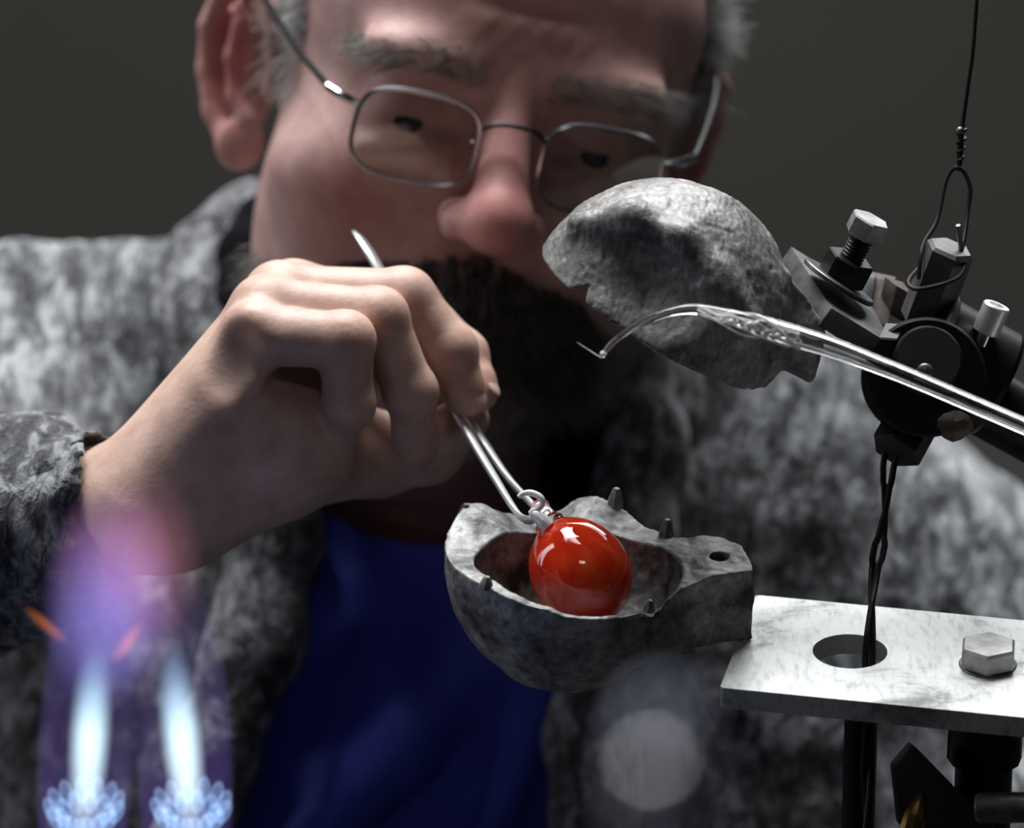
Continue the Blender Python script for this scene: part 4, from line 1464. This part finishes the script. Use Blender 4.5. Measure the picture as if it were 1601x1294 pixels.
# ------------------------------------------------------------------ gas flames
def flame_mat(name, stops, strength, mode, hstops=None, noise_amt=0.0):
    """glowing gas: strength falls with the distance from the piece's own middle"""
    m = bpy.data.materials.new(name)
    m.use_nodes = True
    nt = m.node_tree
    nt.nodes.remove(nt.nodes['Principled BSDF'])
    out = nt.nodes['Material Output']
    tc = nt.nodes.new('ShaderNodeTexCoord')
    ln = nt.nodes.new('ShaderNodeVectorMath')
    ln.operation = 'LENGTH'
    nt.links.new(tc.outputs['Object'], ln.inputs[0])
    r = ramp(nt, ln.outputs['Value'], [(p, (v, v, v)) for p, v in mode])
    sep = nt.nodes.new('ShaderNodeSeparateXYZ')
    nt.links.new(tc.outputs['Object'], sep.inputs[0])
    ma = nt.nodes.new('ShaderNodeMath')
    ma.operation = 'MULTIPLY_ADD'
    ma.inputs[1].default_value = 0.5
    ma.inputs[2].default_value = 0.5
    nt.links.new(sep.outputs['Z'], ma.inputs[0])
    cr = ramp(nt, ma.outputs[0], stops)
    em = nt.nodes.new('ShaderNodeEmission')
    nt.links.new(cr.outputs[0], em.inputs['Color'])
    mu = nt.nodes.new('ShaderNodeMath')
    mu.operation = 'MULTIPLY'
    mu.inputs[1].default_value = strength
    nt.links.new(r.outputs[0], mu.inputs[0])
    last = mu.outputs[0]
    if hstops:
        hr = ramp(nt, ma.outputs[0], [(p, (v, v, v)) for p, v in hstops])
        m2 = nt.nodes.new('ShaderNodeMath')
        m2.operation = 'MULTIPLY'
        nt.links.new(last, m2.inputs[0])
        nt.links.new(hr.outputs[0], m2.inputs[1])
        last = m2.outputs[0]
    if noise_amt:
        nz = noise_node(nt, 2.2, 3, 0.6, 1.0, ((0, 0, 0), (1, 1, 0.6)))
        rz = ramp(nt, nz.outputs['Fac'], [(0.35, (1 - noise_amt,) * 3), (0.65, (1, 1, 1))])
        m3 = nt.nodes.new('ShaderNodeMath')
        m3.operation = 'MULTIPLY'
        nt.links.new(last, m3.inputs[0])
        nt.links.new(rz.outputs[0], m3.inputs[1])
        last = m3.outputs[0]
    nt.links.new(last, em.inputs['Strength'])
    nt.links.new(em.outputs[0], out.inputs['Volume'])
    return m


F_jet = flame_mat('flame_jet', [(0.0, (0.75, 0.9, 1)), (0.5, (0.62, 0.88, 1)), (1.0, (0.25, 0.5, 0.9))], 190,
                  [(0.0, 1.0), (0.45, 0.75), (0.8, 0.22), (1.0, 0.0)], [(0.0, 1.0), (0.5, 0.9), (0.72, 0.4), (0.95, 0.0)])
F_env = flame_mat('flame_envelope', [(0.0, (0.3, 0.2, 1.0)), (0.45, (0.36, 0.22, 0.9)), (0.8, (0.4, 0.28, 0.9)), (1.0, (0.3, 0.2, 0.8))], 9,
                  [(0.0, 0.35), (0.7, 0.5), (0.92, 1.0), (1.0, 0.0)], [(0.2, 0.0), (0.33, 1.1), (0.5, 0.8), (0.8, 0.5), (1.0, 0.0)], 0.5)
F_plume = flame_mat('flame_plume', [(0.0, (0.33, 0.3, 1.0)), (0.4, (0.38, 0.3, 0.95)), (0.8, (0.55, 0.25, 0.55)), (1.0, (0.4, 0.2, 0.5))], 31,
                    [(0.0, 1.0), (0.5, 0.6), (1.0, 0.0)], None, 0.35)
F_pink = flame_mat('flame_pink', [(0.0, (0.6, 0.3, 0.7)), (0.6, (0.8, 0.28, 0.35)), (1.0, (0.7, 0.25, 0.3))], 16,
                   [(0.0, 1.0), (0.5, 0.5), (1.0, 0.0)], None, 0.3)
F_petal = flame_mat('flame_petal', [(0.0, (0.3, 0.55, 1)), (0.6, (0.35, 0.6, 1)), (1.0, (0.4, 0.6, 1))], 130,
                    [(0.0, 0.12), (0.6, 0.2), (0.85, 1.0), (1.0, 0.2)])
F_wisp = flame_mat('flame_wisp', [(0.0, (1, 0.22, 0.05)), (1.0, (1, 0.3, 0.1))], 110, [(0.0, 1.0), (0.5, 0.5), (1.0, 0.0)])

_bm = bmesh.new()
bmesh.ops.create_icosphere(_bm, subdivisions=3, radius=1.0)
gas_mesh = bpy.data.meshes.new('gas_piece')
_bm.to_mesh(gas_mesh)
_bm.free()


def gas(name, mat, parent, p0, p1, r, label=None, depth=None):
    """ellipsoid of gas from p0 (bottom) to p1 (top), half width r"""
    p0, p1 = np.asarray(p0), np.asarray(p1)
    me = gas_meshes.setdefault(mat.name, None)
    if me is None:
        me = gas_mesh.copy()
        me.name = mat.name
        me.materials.append(mat)
        gas_meshes[mat.name] = me
    o = bpy.data.objects.new(name, me)
    link(o)
    o.parent = parent
    c = (p0 + p1) / 2 - rootloc(parent)
    L = np.linalg.norm(p1 - p0) / 2
    u, w, a = frame(p1 - p0, BACK)
    R3 = Matrix((tuple(u), tuple(w), tuple(a))).transposed()
    o.matrix_local = Matrix.Translation(Vector(c)) @ R3.to_4x4() @ Matrix.Diagonal((r, depth or r, L, 1))
    if label:
        o['label'] = label
    return o


gas_meshes = {}
FD = -0.10
for which in (0, 1):
    bxp = (133, 300)[which]
    top = (153, 262)[which]
    lab = ('blue gas flame at the far left, leaning slightly right', 'blue gas flame right of the first one, leaning slightly left')[which]
    fr = thing('gas_flame', lab, 'flame', P(bxp, 1330, FD), 'gas burner flames')
    gas('inner_jet', F_jet, fr, P(bxp - 4 * (1 - 2 * which), 1330, FD), P(top, 960, FD), 0.0076, 'bright white-blue core')
    ex0, ex1 = ((120, 150), (300, 275))[which]
    gas('outer_flame', F_env, fr, P(ex0, 1500, FD), P(ex1, 850, FD), 0.0166, 'thin violet outer flame')
    if which == 0:
        gas('plume', F_plume, fr, P(150, 1120, FD), P(190, 735, FD), 0.0225, 'violet plume')
        gas('wisp', F_wisp, fr, P(112, 1010, FD - 0.01), P(34, 945, FD - 0.01), 0.0026, 'orange wisp')
    else:
        gas('plume', F_pink, fr, P(225, 1060, FD), P(235, 725, FD), 0.019, 'pinkish plume')
        gas('wisp', F_wisp, fr, P(172, 1042, FD - 0.01), P(228, 965, FD - 0.01), 0.0032, 'orange wisp')
    # crown of small pilot flames round the nozzle
    for ring_, (n_, rr0, zz, ln_p) in enumerate(((9, 0.0075, 1268, 44), (13, 0.0120, 1262, 50))):
        for k in range(n_):
            a = 2 * math.pi * k / n_ + ring_ * 0.3
            c0 = P(bxp, zz + 22, FD) + RIGHT * math.cos(a) * rr0 * 0.72 + np.array([0, 1, 0]) * math.sin(a) * rr0 * 0.9
            dv = unit(np.array([math.cos(a) * 0.42, math.sin(a) * 0.42, 1.0]))
            gas('pilot_flame', F_petal, fr, c0, c0 + dv * ln_p / 4800.0, 0.0025)
    pl_ = bpy.data.lights.new('flame_light', 'POINT')
    pl_.energy = 0.03
    pl_.color = (0.45, 0.55, 1.0)
    pl_.shadow_soft_size = 0.02
    lo = bpy.data.objects.new('flame_light', pl_)
    link(lo)
    lo.location = Vector(P(bxp, 1150, FD))
